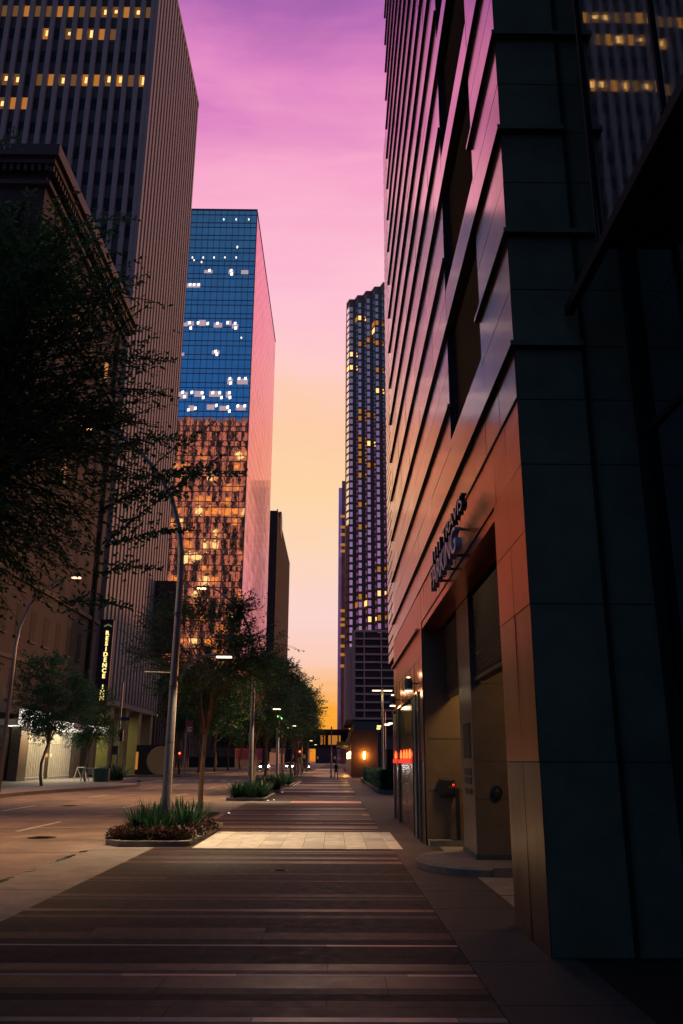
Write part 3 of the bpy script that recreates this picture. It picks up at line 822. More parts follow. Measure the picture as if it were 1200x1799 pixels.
for k in range(11):
    zc_ = 11.4 + k*3.72
    if zc_ > BZ-6: break
    for j in range(ny):
        y = BY0+.8+pw*(j+.5)
        rects.append((Vector((BX+.02, y-.62, zc_-.3)), Vector((0, 1.24, 0)), Vector((0, 0, 2.5))))
    for j in range(9):
        x = BX-1.6-j*3.4
        rects.append((Vector((x-1.1, BY0-.02, zc_-.3)), Vector((1.24, 0, 0)), Vector((0, 0, 2.5))))
for j in range(ny):
    y = BY0+.8+pw*(j+.5); rects.append((Vector((BX+.02, y-.7, 6.2)), Vector((0,1.4,0)), Vector((0,0,2.4))))
P1 = onX(181, 655, BX); P2 = onX(137, 560, BX); P3 = onX(105, 790, BX)
litb = []
for P in (P1, P2, P3):
    best = min(range(len(rects)), key=lambda i: (rects[i][0] + rects[i][1]*.5+rects[i][2]*.5 - P).length); litb.append(best)
win_parts(rects, ob, old_glass, lambda i, p: ('plain', lit1 if i == litb[0] else lit3) if i in litb else None)
for p, u, v in rects[:]:
    if abs(u.y) > 0: m = MB(); m.box(BX+.001, BX+.16, p.y-.12, p.y+u.y+.12, p.z-.2, p.z-.02); m.build('window_sill', brick_trim, ob)
m = MB(); m.tube([(BX+.25, BY1-2.6, 5), (BX+.25, BY1-2.6, BZ-4)], .22, 8); m.build('drain_pipe', cornm, ob)
# glowing entrance : canopy and white bar screens
CZ = 4.35
m = MB(); m.box(BX-1.2, BX+2.6, 66.0, 84.6, CZ, CZ+.45); m.build('canopy', canvas, ob)
m = MB(); m.box(BX+2.601, BX+2.66, 66.2, 73, CZ+.03, CZ+.42); m.box(BX+2.601, BX+2.66, 77, 84.4, CZ+.03, CZ+.42); m.box(BX-.9, BX+2.4, 67, 84, CZ-.05, CZ-.01)
m.build('canopy_light', white_em, ob)
m = MB(); m.box(BX+2.7, BX+2.8, 60, 66.3, CZ-.2, CZ+.9); m.build('fascia_light', white_em, ob)
light('canopy_wash', 'AREA', (BX+.9, 75, CZ-.4), 330, (1,.80,.42), ob, size=6)
light('canopy_wash', 'AREA', (BX+.9, 69, CZ-.4), 150, (1,.80,.42), ob, size=3)
for (a, b_) in ((69.6, 74.4), (75.6, 81.6)):
    m = MB(); yy = a
    while yy <= b_: m.box(BX-.06, BX+.06, yy, yy+.15, .14, CZ-.12); yy += .56
    m.box(BX-.05, BX+.05, a, b_, .30, .40); m.box(BX-.05, BX+.05, a, b_, 3.1, 3.2); m.build('bar_screen', white_paint, ob)
m = MB(); m.box(BX-1.1, BX-1.0, 69, 84, .14, 5.1); m.build('entrance_glass', mat('entrance_wall', (.10,.07,.035), .35, var=.3, nscale=.8), ob)
m = MB(); m.box(BX-.5, BX+.3, 67.4, 69.2, .14, CZ-.01); m.build('entrance_pier', mat('dark_stone', (.10,.085,.06), .4, var=.3, nscale=1), ob)
m = MB(); m.box(BX-.5, BX+.2, 82, 84, .14, CZ-.01); m.build('entrance_pier', MATS['dark_stone'], ob)
m = MB(); m.box(BX-.95, BX-.9, 74.7, 75.4, .14, 2.9); m.build('entrance_door', darkm, ob)
for z_, y_ in ((2.0, 71.2), (1.9, 76.0), (2.0, 78.3)):
    b = MB(); b.lathe(BX-.8, y_, [(.06,z_),(.1,z_+.1),(.06,z_+.3)], 8); b.build('entrance_lamp', amber_em, ob)
# projecting blade sign
sA = onY(177, 1090, 82); sB = onY(200, 1090, 82); sC = onY(176, 1240, 82)
sn = empty('blade_sign', ((sA.x+sB.x)/2, 82, sA.z), 'tall black vertical sign with yellow letters reading RESIDENCE INN on the brick building', 'sign')
m = MB(); m.box(sA.x, sB.x, 82, 82.5, sC.z, sA.z); m.prism([(sA.x, 82), (sB.x, 82), (sB.x, 82.5), (sA.x, 82.5)], sA.z, sA.z+.12); m.build('board', sign_black, sn, bevel=.05)
hz = (sA.z-.9-sC.z-.1)/13.6
zz_ = sA.z-1.45
cxs = sA.x+(sB.x-sA.x)*.60
for ch in 'RESIDENCE INN':
    if ch != ' ': text_mesh('letter', ch, hz*1.08, .02, letter_y, sn, (cxs, 81.96, zz_), (1,0,0), (0,0,1), align='CENTER', bold=.02)
    zz_ -= hz*.98
m = MB(); zt = sA.z-.5
m.obox((cxs-.18, 81.97, zt), (.2,0,.10), (0,.02,0), (-.03,0,.06)); m.obox((cxs+.18, 81.97, zt), (.2,0,-.10), (0,.02,0), (.03,0,.06)); m.build('chevron', letter_g, sn)
for z_ in (sA.z-1, sC.z+1): m = MB(); m.tube([(BX, 82.2, z_), (sA.x, 82.2, z_)], .06); m.build('bracket', polem, sn)

# ------------------------------------------------------------------ BLUE GLASS TOWER
bl = empty('mirror_glass_tower', (-45, 258, 0), 'blue mirror glass tower with lit offices, its lower half mirroring the pinstripe tower', 'building')
GX = -23.8; GY0 = 206.6; GY1 = 286.1; GZ = 157.4; GW = -59
m = MB(); m.box(GW+.1, GX-.1, GY0+.1, GY1-.1, 0, GZ-.3); m.build('tower_core', dark, bl)
m = MB(); pm = MB()
cols = [GX - i*1.76 for i in range(21)]
rows = []; z = GZ
while z > 2: rows.append(z); z -= (1.55 if len(rows) % 2 else 2.75)
def tq(mb, x0, x1, z0, z1):
    a = random.gauss(0, .0030)*1.8/2; b = random.gauss(0, .0016)*(z1-z0)/2
    mb.quad((x0, GY0+a+b, z0), (x1, GY0-a+b, z0), (x1, GY0-a-b, z1), (x0, GY0+a-b, z1))
for z1, z0 in zip(rows[:-1], rows[1:]):
    for x1, x0 in zip(cols[:-1], cols[1:]): tq(m, x0, x1, z0, z1)
m.build('curtain_wall', blueg, bl)
for x in cols: pm.box(x-.06, x+.06, GY0-.09, GY0-.02, 2, GZ)
for z in rows: pm.box(cols[-1], GX, GY0-.10, GY0-.021, z-.09, z+.09)
pm.build('curtain_wall_mullions', bluem, bl)
# street face
sm = bpy.data.materials.new('pink_grid_glass'); sm.use_nodes = True
n_ = sm.node_tree.nodes; l_ = sm.node_tree.links; p_ = n_['Principled BSDF']
tc_ = n_.new('ShaderNodeTexCoord'); sp_ = n_.new('ShaderNodeSeparateXYZ'); l_.new(tc_.outputs['Object'], sp_.inputs[0])
def mth(op, a, b):
    q = n_.new('ShaderNodeMath'); q.operation = op
    for i, v in enumerate((a, b)):
        if isinstance(v, (int, float)): q.inputs[i].default_value = v
        else: l_.new(v, q.inputs[i])
    return q.outputs[0]
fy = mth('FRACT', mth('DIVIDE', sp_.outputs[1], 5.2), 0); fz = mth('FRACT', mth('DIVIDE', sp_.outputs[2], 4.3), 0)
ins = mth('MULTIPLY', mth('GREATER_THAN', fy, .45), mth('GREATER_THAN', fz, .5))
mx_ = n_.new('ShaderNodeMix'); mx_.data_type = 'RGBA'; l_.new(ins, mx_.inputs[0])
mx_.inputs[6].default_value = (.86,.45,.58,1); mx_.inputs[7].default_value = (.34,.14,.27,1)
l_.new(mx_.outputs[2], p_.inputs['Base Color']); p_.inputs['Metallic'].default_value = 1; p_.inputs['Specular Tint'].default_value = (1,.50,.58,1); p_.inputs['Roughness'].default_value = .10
nb = n_.new('ShaderNodeTexNoise'); nb.inputs['Scale'].default_value = .35; l_.new(tc_.outputs['Object'], nb.inputs['Vector'])
bb = n_.new('ShaderNodeBump'); bb.inputs['Strength'].default_value = .04; l_.new(nb.outputs['Fac'], bb.inputs['Height']); l_.new(bb.outputs[0], p_.inputs['Normal'])
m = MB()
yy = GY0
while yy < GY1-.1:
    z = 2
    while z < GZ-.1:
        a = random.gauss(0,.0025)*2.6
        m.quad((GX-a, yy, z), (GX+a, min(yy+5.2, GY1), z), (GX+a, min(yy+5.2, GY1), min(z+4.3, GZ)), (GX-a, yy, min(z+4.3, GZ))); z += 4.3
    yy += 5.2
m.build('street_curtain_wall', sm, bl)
m = MB(); m.box(GX-.12, GX+.14, GY0-.16, GY0+.1, 0, GZ); m.box(GW, GX+.1, GY0-.12, GY0, GZ, GZ+.5); m.box(GX-.1, GX+.12, GY0, GY1, GZ, GZ+.5); m.build('corner_trim', bluem, bl)
# lit office ceilings just behind the glass
off_w = mat('office_glow', (.2,.2,.2), .5, var=.3, nscale=.5, emit=(.75,.55,.62), estr=.55)
off_l = mat('office_fixture', (1,1,1), .5, var=0, emit=(1,.86,.66), estr=3.0)
def fixture(px, py, w_=5, h_=6, room=False):
    P = onY(px, py, GY0-.13)
    b = MB(); sc_ = GY0*1.03/1441
    if room: b.quad((P.x-w_*sc_/2, GY0-.115, P.z-h_*sc_/2), (P.x+w_*sc_/2, GY0-.115, P.z-h_*sc_/2), (P.x+w_*sc_/2, GY0-.115, P.z+h_*sc_/2), (P.x-w_*sc_/2, GY0-.115, P.z+h_*sc_/2)); b.build('lit_office', off_w, bl)
    else: b.obox((P.x, GY0-.14, P.z), (w_*sc_/2,0,w_*sc_*.1), (0,.01,0), (0,0,h_*sc_/2)); b.build('ceiling_light', off_l, bl)
for x,y in ((393,385),(415,385),(437,385),(338,452),(357,452),(376,452),(395,452),(415,452),(341,457),(354,460),(424,593)): fixture(x,y,2,2.5)
fixture(417,434,2,5)
for x,y,w_,h_ in ((366,477,16,7),(406,478,10,9),(430,478,14,9),(340,501,26,9),(325,570,10,8),(334,568,14,9),(355,567,14,12),(383,571,16,10),(402,567,10,9),(413,573,12,9),(379,619,14,8),(318,622,12,6),
                  (404,670,10,11),(426,670,20,11),(321,694,18,13),(349,692,16,12),(377,692,20,12),(401,693,9,12),(336,717,10,11),(370,715,14,10),(393,717,16,9),(423,716,18,10)): fixture(x,y,w_,h_,True)
for x,y in ((368,475),(406,475),(407,481),(334,500),(341,500),(349,500),(333,567),(335,576),(348,567),(365,568),(382,568),(400,567),(413,568),(414,576),(379,617),(381,622),(404,665),(405,673),(420,665),(431,665),
            (321,689),(324,697),(337,689),(355,690),(357,698),(374,690),(386,690),(389,698),(403,690),(404,698),(331,720),(343,717),(380,712),(400,715),(403,722),(418,713),(430,713),(304,716)): fixture(x,y,4,5)

# ------------------------------------------------------------------ DARK TOWER behind
dt = empty('dark_slab_tower', (-45, 385, 0), 'dark brown tower with a notched roof edge, far down the street at left', 'building')
m = MB(); m.box(-62, -25, 333.9, 435, 0, 103.5); m.build('tower_body', darkt, dt)
m = MB()
for i in range(34):
    y = 334.5+i*2.98; m.box(-24.99, -24.55, y, y+1.2, 5, 104.4)
m.build('vertical_ribs', mat('dark_rib', (.025,.018,.018), .8, var=0), dt)
m = MB(); m.lathe(0,0,[(6,0),(6,1.2)],28); m.v = [(-25.5+z, 356+x, 103.5+y) for x,y,z in m.v]; m.build('roof_disc', darkt, dt)
m = MB(); m.box(-62,-27.5,333.7,333.85,0,100); m.build('front_panel', mat('dark_panel', (.04,.03,.034), .6), dt)

# ------------------------------------------------------------------ FACETED TOWER right
ft = empty('faceted_tower', (20, 320, 0), 'tall stepped tower with serrated bays and violet windows on the right', 'building')
PTOP = onY(612, 530, 310).z
xl = onY(609, 700, 310).x
bays = []; pw_ = 3.42
poly = []
for i in range(8):
    x0_ = xl + i*pw_; yb = 313.3 - i*3.35; yf = 310 - i*3.35
    bays.append((x0_, yb, x0_+1.15, yf, x0_+pw_))
    poly += [(x0_, yb), (x0_+1.15, yf)]
poly += [(bays[-1][4], bays[-1][3]), (bays[-1][4], 345), (xl, 345)]
m = MB(); m.prism(poly[::1], 20, PTOP); m.build('tower_body', purf, ft)
rects = []; meta = []
fl = 3.05
nfl = int((PTOP-25)/fl)
for i, (xa, yb, xb, yf, xc) in enumerate(bays[:6]):
    uf = Vector((xc-xb, 0, 0)); ul = Vector((xb-xa, yf-yb, 0))
    nl = Vector((ul.y, -ul.x, 0)).normalized()
    for k in range(nfl):
        z0_ = PTOP - 2.2 - (k+1)*fl + .75
        rects.append((Vector((xb+.22, yf-.03, z0_-.1)), uf*.80, Vector((0,0,2.0)))); meta.append(('f', i, k))
        rects.append((Vector((xa, yb, z0_)) + ul*.1 + nl*(.03 if nl.y < 0 or nl.x < 0 else -.03), ul*.8, Vector((0,0,2.1)))); meta.append(('l', i, k))
def row_of(px, py):
    P = onY(px, py, 306); return int((PTOP-2.2-P.z)/fl)
lits = {}
for px, py, c in ((637,558,'f'),(627,558,'l'),(653,602,'f'),(637,609,'f'),(620,617,'f'),(611,643,'l'),(620,643,'f'),(661,581,'l'),(672,581,'f'),(661,593,'l'),(671,620,'f'),(671,658,'f'),(672,700,'f'),(637,728,'f'),(654,733,'f'),
                  (637,740,'f'),(637,768,'f'),(637,782,'f'),(637,795,'f'),(654,788,'f'),(638,810,'f'),(655,816,'f'),(640,836,'f'),(640,880,'f'),(640,923,'f'),(658,1007,'f'),(674,1001,'f'),(638,1054,'f'),(628,1058,'l'),(646,1057,'l'),(658,1054,'f'),(642,1089,'f'),(667,1086,'f'),(675,1087,'f')):
    i = max(0, min(5, int((px-609)/16.2))); lits[(c, i, row_of(px, py))] = 1
def sel2(i, p):
    if meta[i] in lits: return ('plain', lit1 if random.random() < .8 else lit2)
    return None
# upper and left windows mirror the sky, lower ones on the nearer bays stay dark
win_parts([r for r in rects], ft, purg, sel2)
m = MB(); m.prism([(p[0]*1.0-(0.15 if k < len(poly)-3 else 0), p[1]-.15) for k, p in enumerate(poly)], PTOP, PTOP+1.1); m.build('roof_parapet', purf, ft)

# thin far tower
tt = empty('slim_glass_tower', (6, 575, 0), 'slim distant glass tower with warm reflections, left of the faceted tower', 'building')
m = MB(); m.box(2.3, 10, 560, 600, 0, 189.9); m.build('tower_body', mat('far_glass', (.42,.45,.62), .08, 1.0, var=.3, nscale=.05, bump=.3, bscale=.25), tt)
m = MB(); m.box(4.6, 10, 559.5, 559.98, 0, 195); m.build('front_slab', mat('far_slab', (.30,.12,.10), .35, .6, var=.5, nscale=.1), tt)
for py in (907,926,939,957,968,1073,1088,1098,1118,1135,1150,1170):
    P = onY(602, py, 559.4); b = MB(); b.quad((P.x-1.6,559.4,P.z-1),(P.x+1.6,559.4,P.z-1),(P.x+1.6,559.4,P.z+1),(P.x-1.6,559.4,P.z+1)); b.build('lit_window', lit1, tt)

# parking structure
gp = empty('parking_structure', (8, 160, 0), 'grey multi-storey car park with gridded screens on the right', 'building')
gb = onY(612,1262,150); gt_ = onY(612,1108,150); xa = onY(623, 1200, 150).x
m = MB(); m.box(xa, 26, 151, 190, 6.5, gt_.z-.2); m.build('deck_core', dark, gp)
m = MB(); m.box(onY(608,1200,150).x, xa-.01, 149.6, 190, gb.z-.2, gt_.z-3.0); m.box(xa-.5, xa-.012, 149.4, 149.59, gb.z, gt_.z); m.build('stair_core', grey_side, gp)
m = MB(); nz_ = 11; hz_ = (gt_.z-gb.z)/nz_
for i in range(nz_+1): m.box(xa, 26, 150, 150.5, gb.z+i*hz_-.16, gb.z+i*hz_+.16)
x = xa
k = 0
while x < 26: m.box(x-.1, x+.1, 149.9, 149.99, gb.z, gt_.z); x += (1.75 if k == 0 else 3.1); k += 1
m.build('deck_frame', gridm, gp)
m = MB()
z = gb.z
while z < gt_.z: m.box(xa, 26, 150.55, 150.6, z-.025, z+.025); z += .28
x = xa
while x < 26: m.box(x-.025, x+.025, 150.61, 150.65, gb.z, gt_.z); x += .3
m.build('screen_mesh', meshm, gp)
m = MB(); m.box(xa+1, 26, 152, 190, 0, 6.5); m.build('ground_storey', darkm, gp)

# low brown building
lb = empty('timber_clad_building', (4, 110, 0), 'low timber clad building with glowing amber wall lights beyond the crossing', 'building')
BXL, BXR, BYN = 2.08, 5.25, 101.
m = MB(); m.box(BXL, BXR, BYN, 146, .0, 5.2); m.build('timber_wall', wood, lb)
m = MB()
for i in range(26): m.box(BXL+.02, BXR-.02, BYN-.012, BYN-.002, .2+i*.19, .2+i*.19+.018)
m.build('board_joints', dark, lb)
m = MB(); m.box(BXL+.35, BXR+.15, BYN-.5, 146.2, 5.2, 6.3); m.build('roof_fascia', darkm, lb)
m = MB(); m.box(BXR, 12, BYN+2, 140, 0, 4.4); m.build('side_wing', darkm, lb)
def sconce(x, y, z, axis):
    b = MB()
    if axis == 'y': b.box(x-.11, x+.11, y-.12, y-.01, z-.42, z+.42)
    else: b.box(x-.12, x-.01, y-.11, y+.11, z-.42, z+.42)
    b.build('wall_light', amber_em, lb)
    light('glow', 'POINT', (x, y-.45, z) if axis == 'y' else (x-.45, y, z), 170 if axis == 'y' else 90, (1,.42,.09), lb, radius=.15)
sconce(onY(640,1327,BYN).x, BYN, onY(640,1327,BYN).z, 'y')
for y in (104, 110, 117, 126): sconce(BXL, y, 2.5, 'x')
for y in (107, 121):
    b = MB(); b.box(BXL-1.7, BXL-.001, y, y+4, 3.6, 4.1, 0, bottom=1); b.build('door_canopy', [darkm, wood], lb)

# skybridge with glowing windows at the end of the street
sb = empty('skybridge', (-8, 182, 0), 'low dark bridge across the street end with orange lit openings', 'bridge')
m = MB(); m.box(-26, 3.5, 180, 186, 7.6, 8.2); m.box(-26, 3.5, 180.4, 186, 4.3, 4.9); m.box(-26, 3.5, 182, 186, 4.9, 7.6); m.build('bridge_deck', darkt, sb)
for i in range(9):
    b = MB(); x = -24+i*3.1; b.box(x, x+.3, 180.2, 182, 4.9, 7.6); b.build('bridge_post', darkt, sb)
for px in (567, 581, 587, 594):
    P = onY(px, 1301, 181.9); b = MB(); b.box(P.x-.5, P.x+.5, 181.8, 181.99, 5.1, 7.0); b.build('lit_opening', lit1, sb)
# buildings that close the distance
for x0_, x1_, y0_, h_, lab in ((-24, -13.6, 470, 18, 'low dark far building behind the skybridge at left'), (-13.5, 40, 640, 14.5, 'low far block closing the end of the street'), (-150, -62.5, 470, 24, 'wide dark far block behind the left towers'), (-61, -24.5, 471, 16, 'dark far block just behind the left trees')):
    t = empty('far_building', ((x0_+x1_)/2, y0_, 0), lab, 'building')
    m = MB(); m.box(x0_, x1_, y0_, y0_+20, 0, h_); m.build('wall', darkt, t); 
    for q in range(4):
        b = MB(); xx = x0_+1+q*(x1_-x0_-2)/4; b.box(xx, xx+1.2, y0_-.1, y0_-.01, 3, 5); b.build('window', lit3, t)

# ------------------------------------------------------------------ STREET LAMPS
def make_lamp():
    t = empty('street_lamp', (0,0,0), 'x', 'street lamp', 'two-headed street lamps along the walkway')
    b = MB()
    b.tube([(0,0,0),(0,0,.9),(0,0,6.2),(-.02,0,7.0),(-.12,0,7.7),(-.36,0,8.5),(-.72,0,9.15),(-1.30,0,9.85),(-2.05,0,10.42),(-2.55,0,10.62)],
           [.125,.115,.085,.078,.07,.062,.055,.05,.045,.04], 14); b.build('pole', polem, t, smooth=True)
    b = MB(); b.lathe(0,0,[(.19,0),(.19,.05),(.15,.1),(.15,.28),(.12,.32)],14); b.build('base_cover', polem, t, smooth=False)
    b = MB()
    for z in (2.2, 3.55, 5.4): b.lathe(0,0,[(.113,z),(.113,z+.035)],14)
    b.build('pole_band', darkm, t)
    b = MB(); b.tube([(0,0,3.60),(.10,0,3.74),(.26,0,4.0),(.48,0,4.22),(.72,0,4.33),(.86,0,4.35)], [.04,.036,.032,.03,.028,.026], 10); b.build('side_arm', polem, t, smooth=True)
    b = MB(); b.prism([(.80,-.06),(1.0,-.11),(1.38,-.11),(1.46,-.05),(1.46,.05),(1.38,.11),(1.0,.11),(.80,.06)], 4.315, 4.375); h = b.build('lamp_head', polem, t, bevel=.015)
    b = MB(); b.prism([(1.05,-.09),(1.42,-.09),(1.42,.09),(1.05,.09)], 4.292, 4.313); b.build('lamp_lens', head_em, h)
    light('lamp_beam', 'SPOT', (1.22, 0, 4.26), 900, (1,.80,.52), t, size=.12, spot=R(118), blend=.5)
    b = MB(); b.prism([(-2.5,-.10),(-2.5,.10),(-3.15,.14),(-3.25,.06),(-3.25,-.06),(-3.15,-.14)], 10.56, 10.66); h2 = b.build('road_lamp_head', polem, t, bevel=.02)
    b = MB(); b.prism([(-2.72,-.1),(-3.16,-.1),(-3.16,.1),(-2.72,.1)], 10.51, 10.555); b.build('road_lamp_lens', head_em2, h2)
    light('road_lamp_beam', 'SPOT', (-2.95, 0, 10.47), 4200, (1,.55,.26), t, size=.15, spot=R(106), blend=.7)
    return t
pl = make_lamp()
for i, (x, y, lab) in enumerate(((-4.03, 21.0, 'nearest two-headed street lamp, rising from the spiky planter'), (-4.15, 43.0, 'second two-headed street lamp, behind the small tree'),
        (-4.2, 64.0, 'third two-headed street lamp, at the third planter'), (-4.2, 112.0, 'street lamp just beyond the crossing in the tree row'), (-4.2, 140.0, 'farthest street lamp of the tree row near the skybridge'))):
    place(pl, (x, y, 0), lab)
b = MB(); b.tube([(0,0,3.9),(-.75,0,3.92)], .02, 6)
bn = b.build('banner_arm', polem, [o for o in bpy.data.objects if o.name == 'street_lamp'][0] if False else None)
bn.parent = pl; bn.location = (0,0,0)

def make_lamp_left():
    t = empty('arched_street_lamp', (0,0,0), 'x', 'street lamp', 'arched lamps on the far side of the road')
    b = MB(); b.tube([(0,0,0),(0,0,7.5),(.1,0,8.6),(.5,0,9.8),(1.2,0,10.7),(2.1,0,11.3),(2.6,0,11.45)], [.12,.085,.075,.065,.055,.045,.04], 12); b.build('pole', polem, t, smooth=True)
    b = MB(); b.prism([(2.5,-.1),(3.2,-.14),(3.3,0),(3.2,.14),(2.5,.1)], 11.4, 11.5); h = b.build('lamp_head', polem, t)
    b = MB(); b.prism([(2.7,-.1),(3.15,-.1),(3.15,.1),(2.7,.1)], 11.34, 11.39); b.build('lamp_lens', head_em2, h)
    light('lamp_beam', 'SPOT', (2.9,0,11.3), 3400, (1,.55,.26), t, size=.15, spot=R(108), blend=.7)
    return t
ll = make_lamp_left()
for x, y, lab in ((-17.35, 45, 'arched lamp at the left picture edge in front of the brick building'), (-17.3, 125, 'distant arched lamp on the left kerb beyond the crossing')):
    place(ll, (x, y, .13), lab)
# double headed lamp on the right
dl = empty('double_head_lamp', (3.45, 60, 0), 'two-headed lamp on a pale straight pole behind the right planter', 'street lamp')
b = MB(); b.tube([(3.45,60,0),(3.45,60,6.8)], [.09,.06], 10); b.build('pole', mat('pale_pole', (.5,.47,.3), .5), dl)
for sx in (-1, 1):
    b = MB(); b.box(3.45+sx*.08 if sx > 0 else 3.45-.72, 3.45+.72 if sx > 0 else 3.45-.08, 59.88, 60.12, 6.66, 6.74); b.build('lamp_head', polem, dl)
    b = MB(); b.box(3.45+(.12 if sx > 0 else -.70), 3.45+(.70 if sx > 0 else -.12), 59.9, 60.1, 6.61, 6.655); b.build('lamp_lens', head_em, dl)
    light('lamp_beam', 'SPOT', (3.45+sx*.4, 60, 6.55), 60, (1,.78,.45), dl, size=.1, spot=R(140))

# ------------------------------------------------------------------ TREES
def leaf(m, p, d, nrm, L, W, mi=0):
    s_ = d.cross(nrm).normalized()*W*.5
    mid = p + d*L*.5 + nrm*L*.06
    m.quad(p, mid - s_, p + d*L, mid + s_, mi)
def make_tree(name, label, group, h, crown, nclump, ntwig, leafL, seed, trunk_r=.07, zc=None, lmat=None, bk=None, nleaf=12, twigL=.7, droop=.2, fork=.45, lowcut=None):
    """crown=(rx,ry,rz) centred at height zc"""
    rnd = random.Random(seed)
    t = empty(name, (0,0,0), label, 'tree', group)
    zc = zc or h*.68
    tr = MB(); lf = MB()
    zt = zc - crown[2]*fork
    px = [Vector((0,0,0))]
    k = 5
    wx, wy = rnd.uniform(-.03,.03)*h, rnd.uniform(-.03,.03)*h
    for i in range(1, k+1): px.append(Vector((wx*math.sin(i*1.1), wy*math.sin(i*1.4+1), zt*i/k)))
    tr.tube(px, [trunk_r*(1.25-.5*i/k) for i in range(k+1)], 9)
    top = px[-1]
    cl = []
    for c in range(nclump):
        for _ in range(60):
            v = Vector((rnd.uniform(-1,1), rnd.uniform(-1,1), rnd.uniform(-1,1)))
            if .25 < v.length < 1: break
        q = Vector((v.x*crown[0]*.82, v.y*crown[1]*.82, zc + v.z*crown[2]*.82))
        cl.append(q)
        mid = top.lerp(q, .45) + Vector((rnd.uniform(-.1,.1), rnd.uniform(-.1,.1), .12))*crown[0]
        r0 = trunk_r*.5
        tr.tube([top - Vector((0,0,rnd.uniform(0,.12)*h)), mid, q], [r0, r0*.5, r0*.15], 5)
    per = max(1, ntwig//nclump)
    for q in cl:
        cr = crown[0]*rnd.uniform(.22,.5)
        for _ in range(per):
            v = Vector((rnd.gauss(0,1), rnd.gauss(0,1), rnd.gauss(0,.75))); v = v.normalized()*rnd.random()**.5
            p = q + Vector((v.x*cr, v.y*cr, v.z*cr*.8))
            out = (p - Vector((0,0,zc - crown[2]*.4)))
            d = (out.normalized() + Vector((rnd.gauss(0,.45), rnd.gauss(0,.45), rnd.gauss(0,.35)-droop))).normalized()
            L = twigL*rnd.uniform(.5,1.2)
            tip = p + d*L + Vector((0,0,-L*.15))
            if rnd.random() < .5: tr.tube([p - d*L*.5, p + d*L*.5, tip], [.008*h/6, .005*h/6, .002], 3, cap=False)
            side = d.cross(Vector((0,0,1))); side = side.normalized() if side.length > .01 else Vector((1,0,0))
            for j in range(nleaf):
                fz_ = j/(nleaf-1)
                b0 = p.lerp(tip, fz_) + Vector((rnd.gauss(0,.02), rnd.gauss(0,.02), rnd.gauss(0,.02)))*leafL*8
                sgn = 1 if j % 2 else -1
                ld = (side*sgn*.8 + d*.7 + Vector((rnd.gauss(0,.25), rnd.gauss(0,.25), rnd.gauss(0,.3)-.1))).normalized()
                nn = (Vector((0,0,1)) + Vector((rnd.gauss(0,.4), rnd.gauss(0,.4), 0))).normalized()
                leaf(lf, b0, ld, nn, leafL*rnd.uniform(.5,1.35), leafL*rnd.uniform(.35,.5))
    tr.build('trunk', bk or bark, t, smooth=True)
    lf.build('crown', lmat or leaf_m, t)
    return t

# big overhanging tree at the left edge
bigt = make_tree('overhanging_tree', 'large dark leafy tree overhanging from the left picture edge', None, 10, (3.0, 3.0, 3.1), 130, 5000, .12, 5,
                 trunk_r=.17, zc=7.1, lmat=leaf_d, bk=bark_d, nleaf=13, twigL=.75, fork=.9)
bigt.location = (-6.25, 11.6, -.02)
# a few long sprays that reach out over the road
lf = MB(); tw = MB(); rnd = random.Random(3)
for (ax, ay, az_), (bx, by, bz) in ((onY(200,520,12), onY(262,482,12)), (onY(190,640,12), onY(308,634,12)), (onY(220,790,12), onY(345,770,12)), (onY(200,850,12), onY(432,832,12)),
        (onY(180,600,12.4), onY(262,578,12.4)), (onY(220,900,12), onY(355,815,12)), (onY(230,960,12), onY(352,930,12)), (onY(240,950,11.5), onY(392,800,11.5)), (onY(210,1010,12), onY(285,1000,12)),
        (onY(150,400,12), onY(245,385,12)), (onY(150,1060,12), onY(232,1068,12)), (onY(120,480,12), onY(205,400,12)), (onY(190,700,12), onY(290,690,12)), (onY(250,880,12), onY(330,870,12)), (onY(190,740,12), onY(250,742,12)), (onY(10,270,12), onY(40,236,12))):
    a = Vector((ax-.4, ay, az_)); b_ = Vector((bx, by, bz)); d = (b_-a)
    L = d.length; d.normalize(); nn = int(L/.028)
    c_ = a.lerp(b_, .5) + Vector((0,0,.08)); tw.tube([a, c_, b_], [.012,.007,.002], 4)
    for sp in range(3):
        for j in range(nn):
            q = j/nn; p = a.lerp(c_, q*2) if q < .5 else c_.lerp(b_, q*2-1)
            if sp: 
                if q > .75: continue
                p = p + Vector((rnd.gauss(0,.1), rnd.gauss(0,.2), rnd.gauss(0,.12)*(1-q)))
            sd_ = Vector((0,0,1)) if j % 2 else Vector((0,0,-1))
            ld = (d*.8 + sd_*.55 + Vector((rnd.gauss(0,.2), rnd.gauss(0,.5), rnd.gauss(0,.2)))).normalized()
            leaf(lf, p, ld, Vector((rnd.gauss(0,.4),-1,rnd.gauss(0,.4))).normalized(), .10*rnd.uniform(.7,1.15), .042)
tw.build('branch', bark_d, bigt); lf.build('hanging_spray', leaf_d, bigt)

